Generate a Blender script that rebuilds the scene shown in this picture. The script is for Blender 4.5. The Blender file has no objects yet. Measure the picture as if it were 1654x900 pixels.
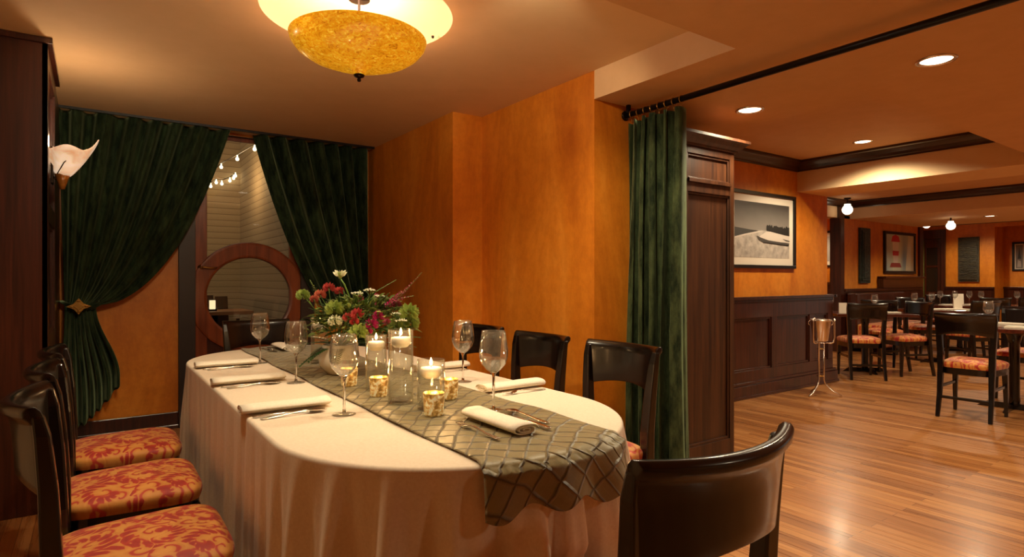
import bpy, math, random
from math import sin, cos, pi, sqrt, radians as RAD
from mathutils import Vector, Matrix
S = bpy.context.scene
COL = S.collection
random.seed(7)

# ------------------------------------------------------------------ camera, world, exposure
cam_d = bpy.data.cameras.new('camera'); cam = bpy.data.objects.new('camera', cam_d); COL.objects.link(cam)
cam.location = (0, 0, 1.2); cam.rotation_euler = (RAD(90), 0, RAD(-35.17))
cam_d.sensor_width = 36; cam_d.lens = 960 / 1654 * 36; cam_d.clip_start = .05; cam_d.clip_end = 60
S.camera = cam
W = bpy.data.worlds.new('world'); S.world = W; W.use_nodes = True
W.node_tree.nodes['Background'].inputs[0].default_value = (1.0, .84, .66, 1)
W.node_tree.nodes['Background'].inputs[1].default_value = .34
S.view_settings.view_transform = 'Standard'; S.view_settings.look = 'None'
S.view_settings.exposure = -0.12; S.view_settings.gamma = 1.0
WARM = (1.0, .84, .56)
P_TABLE = 48      # watts of each added, unseen downlight over the private table
P_SOFFIT = 85     # entry downlights
P_HALL = 120
P_BOWL = 15
cy = S.cycles
cy.max_bounces = 10; cy.transmission_bounces = 10; cy.transparent_max_bounces = 12; cy.glossy_bounces = 4
cy.use_adaptive_sampling = True; cy.adaptive_threshold = .02; cy.sample_clamp_indirect = 4; cy.caustics_reflective = False; cy.caustics_refractive = False

# ------------------------------------------------------------------ materials
def srgb(r, g, b):
    f = lambda c: (c/255/12.92) if c/255 <= .04045 else ((c/255+.055)/1.055)**2.4
    return (f(r), f(g), f(b), 1)
def new_mat(name):
    m = bpy.data.materials.new(name); m.use_nodes = True
    nt = m.node_tree
    return m, nt, nt.nodes['Principled BSDF']
def setp(b, **k):
    for n, v in k.items():
        b.inputs[n.replace('_', ' ')].default_value = v
def flat(name, col, rough=.5, metal=0, **k):
    m, nt, b = new_mat(name); setp(b, Base_Color=col, Roughness=rough, Metallic=metal, **k); return m
def N(nt, t, **k):
    n = nt.nodes.new(t)
    for a, v in k.items():
        if a.startswith('i_'): n.inputs[a[2:].replace('_', ' ')].default_value = v
        else: setattr(n, a, v)
    return n
def L(nt, a, b): nt.links.new(a, b)
def ramp(nt, stops, fac=None):
    r = nt.nodes.new('ShaderNodeValToRGB')
    e = r.color_ramp.elements
    while len(e) < len(stops): e.new(.5)
    for i, (p, c) in enumerate(stops): e[i].position = p; e[i].color = c
    if fac is not None: L(nt, fac, r.inputs[0])
    return r
def coords(nt, kind='Object', scale=(1, 1, 1)):
    t = N(nt, 'ShaderNodeTexCoord'); mp = N(nt, 'ShaderNodeMapping')
    mp.inputs['Scale'].default_value = scale
    L(nt, t.outputs[kind], mp.inputs[0]); return mp.outputs[0]
def math_(nt, op, a, b=None, c=None):
    n = N(nt, 'ShaderNodeMath', operation=op)
    for i, v in enumerate((a, b, c)):
        if v is None: continue
        if isinstance(v, (int, float)): n.inputs[i].default_value = v
        else: L(nt, v, n.inputs[i])
    return n.outputs[0]
def bump(nt, b, h, strength=.3, dist=.002):
    n = N(nt, 'ShaderNodeBump'); n.inputs['Strength'].default_value = strength; n.inputs['Distance'].default_value = dist
    L(nt, h, n.inputs['Height']); L(nt, n.outputs[0], b.inputs['Normal'])
def noisy(name, c1, c2, scale=(3, 3, 3), detail=6, rough=.6, lo=.35, hi=.65, bs=.1, bd=.002, **k):
    m, nt, b = new_mat(name); setp(b, Roughness=rough, **k)
    v = coords(nt, 'Object', scale); n = N(nt, 'ShaderNodeTexNoise', i_Scale=1.0, i_Detail=detail, i_Roughness=.62)
    L(nt, v, n.inputs['Vector']); r = ramp(nt, [(lo, c1), (hi, c2)], n.outputs[0]); L(nt, r.outputs[0], b.inputs['Base Color'])
    if bs: bump(nt, b, n.outputs[0], bs, bd)
    return m

def plaster():
    m, nt, b = new_mat('orange_plaster'); setp(b, Roughness=.42)
    v = coords(nt); n1 = N(nt, 'ShaderNodeTexNoise', i_Scale=1.1, i_Detail=9.0, i_Roughness=.68, i_Distortion=.7)
    n2 = N(nt, 'ShaderNodeTexNoise', i_Scale=16.0, i_Detail=7.0, i_Roughness=.7)
    v2 = coords(nt, 'Object', (2.5, 2.5, .8)); L(nt, v2, n1.inputs['Vector']); L(nt, v, n2.inputs['Vector'])
    r = ramp(nt, [(.3, srgb(186, 100, 22)), (.5, srgb(216, 130, 34)), (.7, srgb(232, 152, 54))], n1.outputs[0])
    mx = N(nt, 'ShaderNodeMixRGB', blend_type='MULTIPLY'); mx.inputs[0].default_value = .45
    r2 = ramp(nt, [(.35, (.72, .62, .5, 1)), (.6, (1, 1, 1, 1))], n2.outputs[0])
    L(nt, r.outputs[0], mx.inputs[1]); L(nt, r2.outputs[0], mx.inputs[2]); L(nt, mx.outputs[0], b.inputs['Base Color'])
    bump(nt, b, n2.outputs[0], .12, .003)
    return m
M = {}
M['plaster'] = plaster()
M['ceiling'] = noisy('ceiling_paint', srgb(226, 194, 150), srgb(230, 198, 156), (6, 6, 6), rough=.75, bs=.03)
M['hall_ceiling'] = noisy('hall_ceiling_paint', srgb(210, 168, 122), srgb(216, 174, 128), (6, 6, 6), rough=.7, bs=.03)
M['dome'] = flat('dome_plaster', srgb(214, 196, 164), .8)

def wood(name, c1, c2, grain=(40, 40, 1.6), rough=.28, coat=.3, bs=.05):
    m, nt, b = new_mat(name); setp(b, Roughness=rough, Coat_Weight=coat, Coat_Roughness=.12)
    v = coords(nt, 'Object', grain); n = N(nt, 'ShaderNodeTexNoise', i_Scale=1.0, i_Detail=7.0, i_Roughness=.6, i_Distortion=.4)
    L(nt, v, n.inputs['Vector']); r = ramp(nt, [(.35, c1), (.68, c2)], n.outputs[0]); L(nt, r.outputs[0], b.inputs['Base Color'])
    bump(nt, b, n.outputs[0], bs, .001)
    return m
M['mahogany'] = wood('dark_mahogany', srgb(40, 16, 10), srgb(74, 32, 18))
M['oak'] = wood('brown_oak', srgb(38, 19, 10), srgb(78, 44, 23), (26, 26, 1.2), .4, .1)
M['crown'] = wood('crown_wood', srgb(34, 14, 9), srgb(58, 26, 14), (3, 3, 30), .3, .3)
M['door_wood'] = wood('red_door_wood', srgb(104, 46, 22), srgb(146, 74, 38), (22, 22, 1.6), .3, .3)
M['chair_wood'] = wood('black_lacquered_wood', srgb(9, 5, 4), srgb(18, 9, 6), (30, 30, 3), .26, .35, .02)
M['table_wood'] = wood('red_table_wood', srgb(60, 22, 12), srgb(96, 40, 22), (2, 30, 30), .2, .5)
M['jamb'] = flat('dark_painted_jamb', srgb(48, 36, 32), .4)

def floor_mat():
    m, nt, b = new_mat('plank_floor'); setp(b, Coat_Weight=.35, Coat_Roughness=.16)
    t = N(nt, 'ShaderNodeTexCoord'); mp = N(nt, 'ShaderNodeMapping'); mp.inputs['Rotation'].default_value = (0, 0, RAD(90))
    L(nt, t.outputs['Object'], mp.inputs[0])
    br = N(nt, 'ShaderNodeTexBrick', offset=.37, i_Scale=1.0, i_Mortar_Size=.0012, i_Brick_Width=1.35, i_Row_Height=.058, i_Bias=0.0)
    br.inputs['Color1'].default_value = (0, 0, 0, 1); br.inputs['Color2'].default_value = (1, 1, 1, 1); br.inputs['Mortar'].default_value = (.3, .3, .3, 1)
    L(nt, mp.outputs[0], br.inputs['Vector'])
    mp2 = N(nt, 'ShaderNodeMapping'); mp2.inputs['Scale'].default_value = (55, 1.6, 1); L(nt, t.outputs['Object'], mp2.inputs[0])
    add = N(nt, 'ShaderNodeVectorMath', operation='ADD'); L(nt, mp2.outputs[0], add.inputs[0])
    sc = N(nt, 'ShaderNodeVectorMath', operation='SCALE'); sc.inputs['Scale'].default_value = 13.0; L(nt, br.outputs['Color'], sc.inputs[0]); L(nt, sc.outputs[0], add.inputs[1])
    n = N(nt, 'ShaderNodeTexNoise', i_Scale=1.0, i_Detail=6.0, i_Roughness=.6, i_Distortion=.3); L(nt, add.outputs[0], n.inputs['Vector'])
    f = math_(nt, 'ADD', math_(nt, 'MULTIPLY', br.outputs['Color'], .32), math_(nt, 'MULTIPLY', n.outputs[0], .68))
    r = ramp(nt, [(.18, srgb(112, 66, 34)), (.48, srgb(168, 108, 58)), (.85, srgb(204, 144, 86))], f)
    mx = N(nt, 'ShaderNodeMixRGB', blend_type='MIX'); L(nt, br.outputs['Fac'], mx.inputs[0]); L(nt, r.outputs[0], mx.inputs[1]); mx.inputs[2].default_value = srgb(84, 42, 20)
    L(nt, mx.outputs[0], b.inputs['Base Color'])
    rr = ramp(nt, [(.3, (.24, .24, .24, 1)), (.7, (.36, .36, .36, 1))], n.outputs[0]); L(nt, rr.outputs[0], b.inputs['Roughness'])
    bump(nt, b, br.outputs['Fac'], -.15, .001)
    return m
M['floor'] = floor_mat()

def velvet(name, c1, c2):
    m, nt, b = new_mat(name); setp(b, Roughness=.85, Sheen_Weight=.9, Sheen_Roughness=.3, Sheen_Tint=srgb(150, 168, 128))
    b.inputs['Specular IOR Level'].default_value = .15
    v = coords(nt, 'Object', (16, 16, 5)); n = N(nt, 'ShaderNodeTexNoise', i_Scale=1.0, i_Detail=7.0, i_Roughness=.72); L(nt, v, n.inputs['Vector'])
    r = ramp(nt, [(.38, c1), (.66, c2)], n.outputs[0]); L(nt, r.outputs[0], b.inputs['Base Color'])
    bump(nt, b, n.outputs[0], .2, .003)
    return m
M['velvet'] = velvet('green_velvet', srgb(16, 30, 20), srgb(58, 76, 50))
M['velvet_light'] = velvet('green_velvet_olive', srgb(24, 34, 20), srgb(74, 86, 54))

def damask():
    m, nt, b = new_mat('damask'); setp(b, Roughness=.6, Sheen_Weight=.2)
    v = coords(nt, 'Object', (1, 1, 1))
    nz = N(nt, 'ShaderNodeTexNoise', i_Scale=9.0, i_Detail=2.0); L(nt, v, nz.inputs['Vector'])
    s0 = N(nt, 'ShaderNodeVectorMath', operation='SUBTRACT'); L(nt, nz.outputs['Color'], s0.inputs[0]); s0.inputs[1].default_value = (.5, .5, .5)
    s1 = N(nt, 'ShaderNodeVectorMath', operation='SCALE'); s1.inputs['Scale'].default_value = .05; L(nt, s0.outputs[0], s1.inputs[0])
    s2 = N(nt, 'ShaderNodeVectorMath', operation='ADD'); L(nt, v, s2.inputs[0]); L(nt, s1.outputs[0], s2.inputs[1])
    def layer(sc3, seed, turns, pet):
        s3 = N(nt, 'ShaderNodeVectorMath', operation='MULTIPLY_ADD'); s3.inputs[1].default_value = sc3; s3.inputs[2].default_value = (seed, seed*.7, 0); L(nt, s2.outputs[0], s3.inputs[0])
        vo = N(nt, 'ShaderNodeTexVoronoi', voronoi_dimensions='2D', i_Scale=1.0, i_Randomness=.7); L(nt, s3.outputs[0], vo.inputs['Vector'])
        df = N(nt, 'ShaderNodeVectorMath', operation='SUBTRACT'); L(nt, s3.outputs[0], df.inputs[0]); L(nt, vo.outputs['Position'], df.inputs[1])
        sp = N(nt, 'ShaderNodeSeparateXYZ'); L(nt, df.outputs[0], sp.inputs[0])
        ang = math_(nt, 'ARCTAN2', sp.outputs[1], sp.outputs[0])
        sc = N(nt, 'ShaderNodeSeparateColor'); L(nt, vo.outputs['Color'], sc.inputs[0])
        sgn = math_(nt, 'SIGN', math_(nt, 'SUBTRACT', sc.outputs[0], .5))
        arg = math_(nt, 'ADD', math_(nt, 'ADD', math_(nt, 'MULTIPLY', ang, sgn), math_(nt, 'MULTIPLY', sc.outputs[1], 6.0)), math_(nt, 'MULTIPLY', vo.outputs['Distance'], turns))
        spiral = math_(nt, 'SINE', arg)
        hatch = math_(nt, 'SINE', math_(nt, 'ADD', math_(nt, 'MULTIPLY', math_(nt, 'MULTIPLY', ang, sgn), pet), math_(nt, 'MULTIPLY', vo.outputs['Distance'], -26.0)))
        return spiral, hatch, vo.outputs['Distance']
    sp1, h1, d1 = layer((7.5, 6.5, 0), 0.3, 10.0, 12.0)
    sp2, h2, d2_ = layer((17, 15, 0), 4.1, 9.0, 7.0)
    veins = math_(nt, 'MULTIPLY', math_(nt, 'MAXIMUM', h1, 0.0), math_(nt, 'MULTIPLY', math_(nt, 'GREATER_THAN', d1, .2), -.75))
    big = math_(nt, 'ADD', math_(nt, 'MULTIPLY', sp1, 1.0), veins)
    small = math_(nt, 'SUBTRACT', math_(nt, 'MULTIPLY', sp2, .9), .45)
    f = math_(nt, 'MAXIMUM', big, small)
    r = ramp(nt, [(.0, srgb(216, 146, 66)), (.52, srgb(206, 128, 54)), (.62, srgb(186, 54, 34)), (1, srgb(158, 30, 26))], math_(nt, 'MULTIPLY_ADD', f, .5, .42))
    L(nt, r.outputs[0], b.inputs['Base Color'])
    w = N(nt, 'ShaderNodeTexWave', i_Scale=260.0); L(nt, v, w.inputs['Vector']); bump(nt, b, w.outputs[0], .1, .001)
    return m
M['damask'] = damask()

M['linen'] = noisy('linen_cloth', srgb(232, 214, 190), srgb(240, 224, 202), (120, 120, 120), 3, .85, bs=.12, bd=.0006, Sheen_Weight=.1)
M['napkin'] = noisy('white_napkin_cloth', srgb(240, 228, 208), srgb(248, 238, 220), (150, 150, 150), 3, .85, bs=.12, bd=.0005)

def pintuck():
    m, nt, b = new_mat('pintuck_taffeta'); setp(b, Roughness=.42, Sheen_Weight=.3)
    v = coords(nt, 'UV', (1, 1, 1))
    nz = N(nt, 'ShaderNodeTexNoise', i_Scale=9.0, i_Detail=3.0); L(nt, v, nz.inputs['Vector'])
    s0 = N(nt, 'ShaderNodeVectorMath', operation='SCALE'); s0.inputs['Scale'].default_value = .028; L(nt, nz.outputs['Color'], s0.inputs[0])
    s2 = N(nt, 'ShaderNodeVectorMath', operation='ADD'); L(nt, v, s2.inputs[0]); L(nt, s0.outputs[0], s2.inputs[1])
    sp = N(nt, 'ShaderNodeSeparateXYZ'); L(nt, s2.outputs[0], sp.inputs[0])
    def line(sgn):
        a = math_(nt, 'MULTIPLY', math_(nt, 'ADD', sp.outputs[0], math_(nt, 'MULTIPLY', sp.outputs[1], sgn)), 13.5)
        fr = math_(nt, 'ABSOLUTE', math_(nt, 'SUBTRACT', math_(nt, 'FRACT', a), .5))
        return math_(nt, 'SUBTRACT', 1.0, math_(nt, 'MINIMUM', math_(nt, 'MULTIPLY', fr, 9.0), 1.0)), math_(nt, 'FRACT', a)
    l1, f1 = line(.95); l2, f2 = line(-.95)
    ln = math_(nt, 'MAXIMUM', l1, l2)
    r = ramp(nt, [(.0, srgb(148, 132, 86)), (.45, srgb(138, 122, 78)), (1, srgb(78, 62, 34))], ln)
    n2 = N(nt, 'ShaderNodeTexNoise', i_Scale=60.0, i_Detail=4.0); L(nt, v, n2.inputs['Vector'])
    mx = N(nt, 'ShaderNodeMixRGB', blend_type='MULTIPLY'); mx.inputs[0].default_value = .3; L(nt, r.outputs[0], mx.inputs[1]); L(nt, n2.outputs[0], mx.inputs[2])
    L(nt, mx.outputs[0], b.inputs['Base Color'])
    h = math_(nt, 'ADD', math_(nt, 'MULTIPLY', ln, 1.0), math_(nt, 'ADD', math_(nt, 'MULTIPLY', f1, .9), math_(nt, 'MULTIPLY', f2, .6)))
    bump(nt, b, h, .8, .006)
    return m
M['pintuck'] = pintuck()

def glass(name, col=(1, 1, 1, 1), rough=0, ior=1.45):
    m, nt, b = new_mat(name); setp(b, Base_Color=col, Roughness=rough, IOR=ior, Transmission_Weight=1.0)
    # thin clear glass lets lamp light pass: plain transparency on shadow-carrying part is left to the renderer
    return m
M['glass'] = glass('clear_glass')
M['water'] = glass('water', (.96, .98, .97, 1), 0, 1.2)
M['pane'] = None
def pane():
    m, nt, b = new_mat('window_pane')
    out = nt.nodes['Material Output']; tr = N(nt, 'ShaderNodeBsdfTransparent'); tr.inputs[0].default_value = (.9, .92, .9, 1)
    gl = N(nt, 'ShaderNodeBsdfGlossy', i_Roughness=.02); mx = N(nt, 'ShaderNodeMixShader'); lw = N(nt, 'ShaderNodeLayerWeight', i_Blend=.5)
    L(nt, math_(nt, 'MULTIPLY_ADD', math_(nt, 'POWER', lw.outputs['Facing'], 4.0), .8, .04), mx.inputs[0]); L(nt, tr.outputs[0], mx.inputs[1]); L(nt, gl.outputs[0], mx.inputs[2]); L(nt, mx.outputs[0], out.inputs[0])
    return m
M['pane'] = pane()
def thin(name, tint, body, edge=3.0):
    m, nt, b = new_mat(name); out = nt.nodes['Material Output']
    tr = N(nt, 'ShaderNodeBsdfTransparent'); tr.inputs[0].default_value = tint
    gl = N(nt, 'ShaderNodeBsdfGlossy', i_Roughness=.03); lw = N(nt, 'ShaderNodeLayerWeight', i_Blend=.5)
    df = N(nt, 'ShaderNodeBsdfTranslucent'); df.inputs[0].default_value = (1, .95, .88, 1)
    m0 = N(nt, 'ShaderNodeMixShader'); m0.inputs[0].default_value = body; L(nt, tr.outputs[0], m0.inputs[1]); L(nt, df.outputs[0], m0.inputs[2])
    mx = N(nt, 'ShaderNodeMixShader'); L(nt, math_(nt, 'MULTIPLY_ADD', math_(nt, 'POWER', lw.outputs['Facing'], edge), .75, .05), mx.inputs[0]); L(nt, m0.outputs[0], mx.inputs[1]); L(nt, gl.outputs[0], mx.inputs[2]); L(nt, mx.outputs[0], out.inputs[0])
    return m
M['thin_glass'] = thin('thin_clear_glass', (.975, .985, .975, 1), .025); M['thin_water'] = thin('still_water', (.985, .99, .98, 1), .03, 5.0); M['glass_water'] = thin('water_in_glass', (.97, .97, .96, 1), .16, 4.0); M['wine_glass'] = thin('thin_wine_glass', (.98, .985, .975, 1), .03, 1.7)
M['silver'] = flat('polished_silver', (.8, .76, .7, 1), .18, 1)
M['steel'] = flat('polished_steel', (.82, .74, .66, 1), .22, 1)
M['brass'] = flat('aged_brass', srgb(190, 150, 80), .3, 1)
M['bronze'] = flat('dark_bronze', srgb(40, 28, 20), .35, .8)
M['black_metal'] = flat('black_metal', srgb(28, 24, 24), .35, .6)
M['wax'] = flat('white_wax', srgb(246, 234, 214), .5, Subsurface_Weight=.0)
M['ceramic'] = flat('white_ceramic', srgb(226, 214, 196), .25)
M['black'] = flat('black_paint', srgb(20, 14, 12), .35)
def emit(name, col, s):
    m, nt, b = new_mat(name); setp(b, Base_Color=(0, 0, 0, 1)); b.inputs['Emission Color'].default_value = col; b.inputs['Emission Strength'].default_value = s
    return m
M['flame'] = emit('candle_flame', (1, .62, .22, 1), 14)
M['lamp_white'] = emit('lamp_lens', (1, .82, .6, 1), 6)
M['bulb'] = emit('bulb_glow', (1, .8, .55, 1), 3.5)
M['string_bulb'] = emit('string_bulb_glow', (1, .8, .5, 1), 5)

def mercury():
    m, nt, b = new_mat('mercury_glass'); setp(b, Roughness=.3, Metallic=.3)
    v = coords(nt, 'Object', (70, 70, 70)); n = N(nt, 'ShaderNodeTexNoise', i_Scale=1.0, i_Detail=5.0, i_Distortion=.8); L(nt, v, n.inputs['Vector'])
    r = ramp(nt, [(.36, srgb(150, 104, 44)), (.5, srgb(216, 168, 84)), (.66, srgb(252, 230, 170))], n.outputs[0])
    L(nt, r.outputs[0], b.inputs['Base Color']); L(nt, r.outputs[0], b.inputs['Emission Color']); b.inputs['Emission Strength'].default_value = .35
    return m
M['mercury'] = mercury()
def amber():
    m, nt, b = new_mat('amber_art_glass'); setp(b, Roughness=.25, Coat_Weight=.3)
    v = coords(nt, 'Object', (30, 30, 60)); n = N(nt, 'ShaderNodeTexNoise', i_Scale=1.4, i_Detail=6.0, i_Roughness=.7, i_Distortion=1.2); L(nt, v, n.inputs['Vector'])
    r = ramp(nt, [(.3, srgb(160, 84, 8)), (.46, srgb(214, 140, 16)), (.58, srgb(232, 168, 30)), (.72, srgb(252, 212, 84))], n.outputs[0])
    L(nt, r.outputs[0], b.inputs['Base Color']); L(nt, r.outputs[0], b.inputs['Emission Color']); b.inputs['Emission Strength'].default_value = .72
    return m
M['amber'] = amber()
def shade_glass():
    m, nt, b = new_mat('alabaster_shade'); setp(b, Roughness=.35)
    v = coords(nt, 'Object', (14, 14, 14)); n = N(nt, 'ShaderNodeTexNoise', i_Scale=1.0, i_Detail=5.0, i_Distortion=1.0); L(nt, v, n.inputs['Vector'])
    r = ramp(nt, [(.35, srgb(250, 222, 190)), (.7, srgb(214, 160, 110))], n.outputs[0])
    L(nt, r.outputs[0], b.inputs['Base Color']); L(nt, r.outputs[0], b.inputs['Emission Color']); b.inputs['Emission Strength'].default_value = .7
    return m
M['shade'] = shade_glass()
M['amber_shade'] = noisy('amber_shade', srgb(120, 70, 24), srgb(176, 110, 40), (20, 20, 20), rough=.3, bs=0)
def clapboard():
    m, nt, b = new_mat('clapboard'); setp(b, Roughness=.7)
    t = N(nt, 'ShaderNodeTexCoord'); sp = N(nt, 'ShaderNodeSeparateXYZ'); L(nt, t.outputs['Object'], sp.inputs[0])
    f = math_(nt, 'FRACT', math_(nt, 'MULTIPLY', sp.outputs[2], 12.0))
    r = ramp(nt, [(.0, srgb(96, 74, 50)), (.12, srgb(196, 172, 136)), (1, srgb(208, 184, 148))], f)
    L(nt, r.outputs[0], b.inputs['Base Color']); bump(nt, b, f, .6, .02)
    return m
M['clapboard'] = clapboard()

# ------------------------------------------------------------------ mesh helpers
class MB:
    def __init__(s): s.v = []; s.f = []; s.mi = []; s.uv = None; s.cur = 0
    def add(s, vs, fs):
        o = len(s.v); s.v += [tuple(p) for p in vs]; s.f += [tuple(i + o for i in f) for f in fs]; s.mi += [s.cur] * len(fs)
        return s
    def box(s, x0, x1, y0, y1, z0, z1):
        return s.add([(x0, y0, z0), (x1, y0, z0), (x1, y1, z0), (x0, y1, z0), (x0, y0, z1), (x1, y0, z1), (x1, y1, z1), (x0, y1, z1)],
                     [(0, 3, 2, 1), (4, 5, 6, 7), (0, 1, 5, 4), (1, 2, 6, 5), (2, 3, 7, 6), (3, 0, 4, 7)])
    def loft(s, loops, closed=False, caps=True):
        n = len(loops[0]); vs = [p for l in loops for p in l]; fs = []
        m = len(loops)
        for i in range(m if closed else m - 1):
            a = i * n; b = ((i + 1) % m) * n
            for j in range(n):
                k = (j + 1) % n; fs.append((a + j, a + k, b + k, b + j))
        if caps and not closed: fs.append(tuple(range(n))[::-1]); fs.append(tuple(range((m - 1) * n, m * n)))
        return s.add(vs, fs)
    def lathe(s, prof, seg=32, c=(0, 0, 0), sq=None):
        vs = []; fs = []; idx = []
        for r, z in prof:
            if r < 1e-6: idx.append([len(vs)] * seg); vs.append((c[0], c[1], c[2] + z))
            else:
                idx.append([len(vs) + k for k in range(seg)])
                vs += [(c[0] + r * cos(2*pi*k/seg), c[1] + r * sin(2*pi*k/seg), c[2] + z) for k in range(seg)]
        for i in range(len(prof) - 1):
            for k in range(seg):
                q = [idx[i][k], idx[i][(k+1) % seg], idx[i+1][(k+1) % seg], idx[i+1][k]]
                u = []
                for a in q:
                    if a not in u: u.append(a)
                if len(u) > 2: fs.append(tuple(u))
        return s.add(vs, fs)
    def tube(s, pts, rad, seg=8, closed=False):
        pts = [Vector(p) for p in pts]; n = len(pts); loops = []
        for i, p in enumerate(pts):
            if closed: t = pts[(i+1) % n] - pts[i-1]
            else: t = pts[min(i+1, n-1)] - pts[max(i-1, 0)]
            t.normalize(); up = Vector((0, 0, 1)) if abs(t.z) < .9 else Vector((1, 0, 0))
            a = t.cross(up).normalized(); b = a.cross(t)
            if i and loops:
                # keep frames continuous
                if a.dot(pa) < 0: a = -a; b = -b
            pa = a
            r = rad[i] if isinstance(rad, (list, tuple)) else rad
            loops.append([p + a * r * cos(2*pi*k/seg) + b * r * sin(2*pi*k/seg) for k in range(seg)])
        return s.loft(loops, closed=closed)
    def bar(s, pts, sizes):
        loops = []
        for (x, y, z), (w, d) in zip(pts, sizes):
            loops.append([(x - w/2, y - d/2, z), (x + w/2, y - d/2, z), (x + w/2, y + d/2, z), (x - w/2, y + d/2, z)])
        return s.loft(loops)
    def grid(s, fn, nu, nv, wrap=False):
        mu = nu if wrap else nu + 1
        vs = [fn(i / nu, j / nv) for j in range(nv + 1) for i in range(mu)]; fs = []
        for j in range(nv):
            for i in range(nu):
                a = j * mu + i; b = j * mu + (i + 1) % mu; fs.append((a, b, b + mu, a + mu))
        return s.add(vs, fs)
    def prism(s, poly, t0, t1, axis='y'):
        def P(a, b, t): return {'y': (a, t, b), 'x': (t, a, b), 'z': (a, b, t)}[axis]
        n = len(poly); vs = [P(a, b, t0) for a, b in poly] + [P(a, b, t1) for a, b in poly]
        return s.add(vs, [tuple(range(n)), tuple(range(2*n-1, n-1, -1))] + [(i, i + n, (i+1) % n + n, (i+1) % n) for i in range(n)])
    def xf(s, mat, start=0):
        for i in range(start, len(s.v)): s.v[i] = tuple(mat @ Vector(s.v[i]))
        return s
    def build(s, name, mat, parent=None, smooth=False, bevel=0, solid=0, sub=0, loc=None, autosm=None):
        me = bpy.data.meshes.new(name); me.from_pydata(s.v, [], s.f)
        mats = mat if isinstance(mat, (list, tuple)) else [mat]
        for m in mats: me.materials.append(m)
        if len(mats) > 1:
            for p, i in zip(me.polygons, s.mi): p.material_index = i
        if s.uv:
            l = me.uv_layers.new(name='UVMap')
            for lp in me.loops: l.data[lp.index].uv = s.uv[lp.vertex_index]
        import bmesh
        bm = bmesh.new(); bm.from_mesh(me); bmesh.ops.recalc_face_normals(bm, faces=bm.faces); bm.to_mesh(me); bm.free()
        if smooth: me.polygons.foreach_set('use_smooth', [True] * len(me.polygons))
        o = bpy.data.objects.new(name, me); COL.objects.link(o)
        if parent is not None: o.parent = parent
        if loc: o.location = loc
        if solid: md = o.modifiers.new('thickness', 'SOLIDIFY'); md.thickness = solid; md.offset = 0
        if bevel:
            md = o.modifiers.new('bevel', 'BEVEL'); md.width = bevel; md.segments = 2; md.limit_method = 'ANGLE'; md.angle_limit = RAD(40)
        if sub: md = o.modifiers.new('sub', 'SUBSURF'); md.levels = sub; md.render_levels = sub
        return o
def tag(o, label=None, cat=None, group=None, kind=None):
    if label: o['label'] = label
    if cat: o['category'] = cat
    if group: o['group'] = group
    if kind: o['kind'] = kind
    return o
def thing(name, label, cat, loc=(0, 0, 0), rz=0, group=None):
    o = bpy.data.objects.new(name, None); COL.objects.link(o); o.location = loc; o.rotation_euler = (0, 0, rz); o.empty_display_size = .1
    return tag(o, label, cat, group)
def dup(o, loc, rz=0, label=None, group=None):
    def cp(a, par):
        c = a.copy(); COL.objects.link(c)
        if par is not None: c.parent = par
        for ch in list(a.children): cp(ch, c)
        return c
    r = cp(o, None); r.location = loc; r.rotation_euler = (0, 0, rz)
    if label: r['label'] = label
    if group: r['group'] = group
    return r
def struct(name, mb, mat, parent=None, **k):
    o = mb.build(name, mat, parent, **k)
    if parent is None: o['kind'] = 'structure'
    return o
def lamp(name, kind, loc, energy, parent, col=WARM, radius=.05, spot=None, blend=.6, rot=(0, 0, 0)):
    d = bpy.data.lights.new(name, kind); d.energy = energy; d.color = col
    d.shadow_soft_size = radius
    if kind == 'SPOT': d.spot_size = RAD(spot); d.spot_blend = blend
    o = bpy.data.objects.new(name, d); COL.objects.link(o); o.parent = parent; o.location = loc; o.rotation_euler = rot
    return o
def boxes(*bs):
    m = MB()
    for b in bs: m.box(*b)
    return m

# ------------------------------------------------------------------ room shell
ZC, ZS, ZT = 2.43, 2.26, 2.49
struct('floor', boxes((-1.5, 17, -3, 6.6, -.1, 0)), M['floor'])
# private ceiling with round dome opening
DC = Vector((1.015, 2.68)); DR = .435
m = MB(); n = 64; x0, x1, y0, y1 = -1.3, 2.42, 1.645, 5.6
inner = []; outer = []
for k in range(n):
    a = 2*pi*k/n; c, s_ = cos(a), sin(a)
    inner.append((DC.x + DR*c, DC.y + DR*s_, ZC))
    tx = ((x1 if c > 0 else x0) - DC.x)/c if abs(c) > 1e-6 else 1e9; ty = ((y1 if s_ > 0 else y0) - DC.y)/s_ if abs(s_) > 1e-6 else 1e9
    t = min(tx, ty); outer.append((DC.x + t*c, DC.y + t*s_, ZC))
m.add(inner + outer, [(k, (k+1) % n, n + (k+1) % n, n + k) for k in range(n)])
corners = [(x1, y1), (x0, y1), (x0, y0), (x1, y0)]
for cx_, cy_ in corners:
    a = math.atan2(cy_ - DC.y, cx_ - DC.x) % (2*pi); k = int(a/(2*pi)*n)
    m.add([outer[k], outer[(k+1) % n], (cx_, cy_, ZC)], [(0, 1, 2)])
struct('ceiling', m, M['ceiling'])
m = MB(); m.lathe([(DR, 0), (DR-.012, .014), (.39, .04), (.32, .075), (.2, .105), (.1, .115), (0, .118)], 64, (DC.x, DC.y, ZC))
struct('ceiling_dome', m, M['dome'], smooth=True)
tag(MB().lathe([(0, -.012), (.006, -.01), (.008, 0), (0, .002)], 12, (1.41, 2.70, ZC+.002)).build('screw', M['bronze'], smooth=True), 'tiny dark screw near the right edge of the ceiling dome', 'screw')
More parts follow.
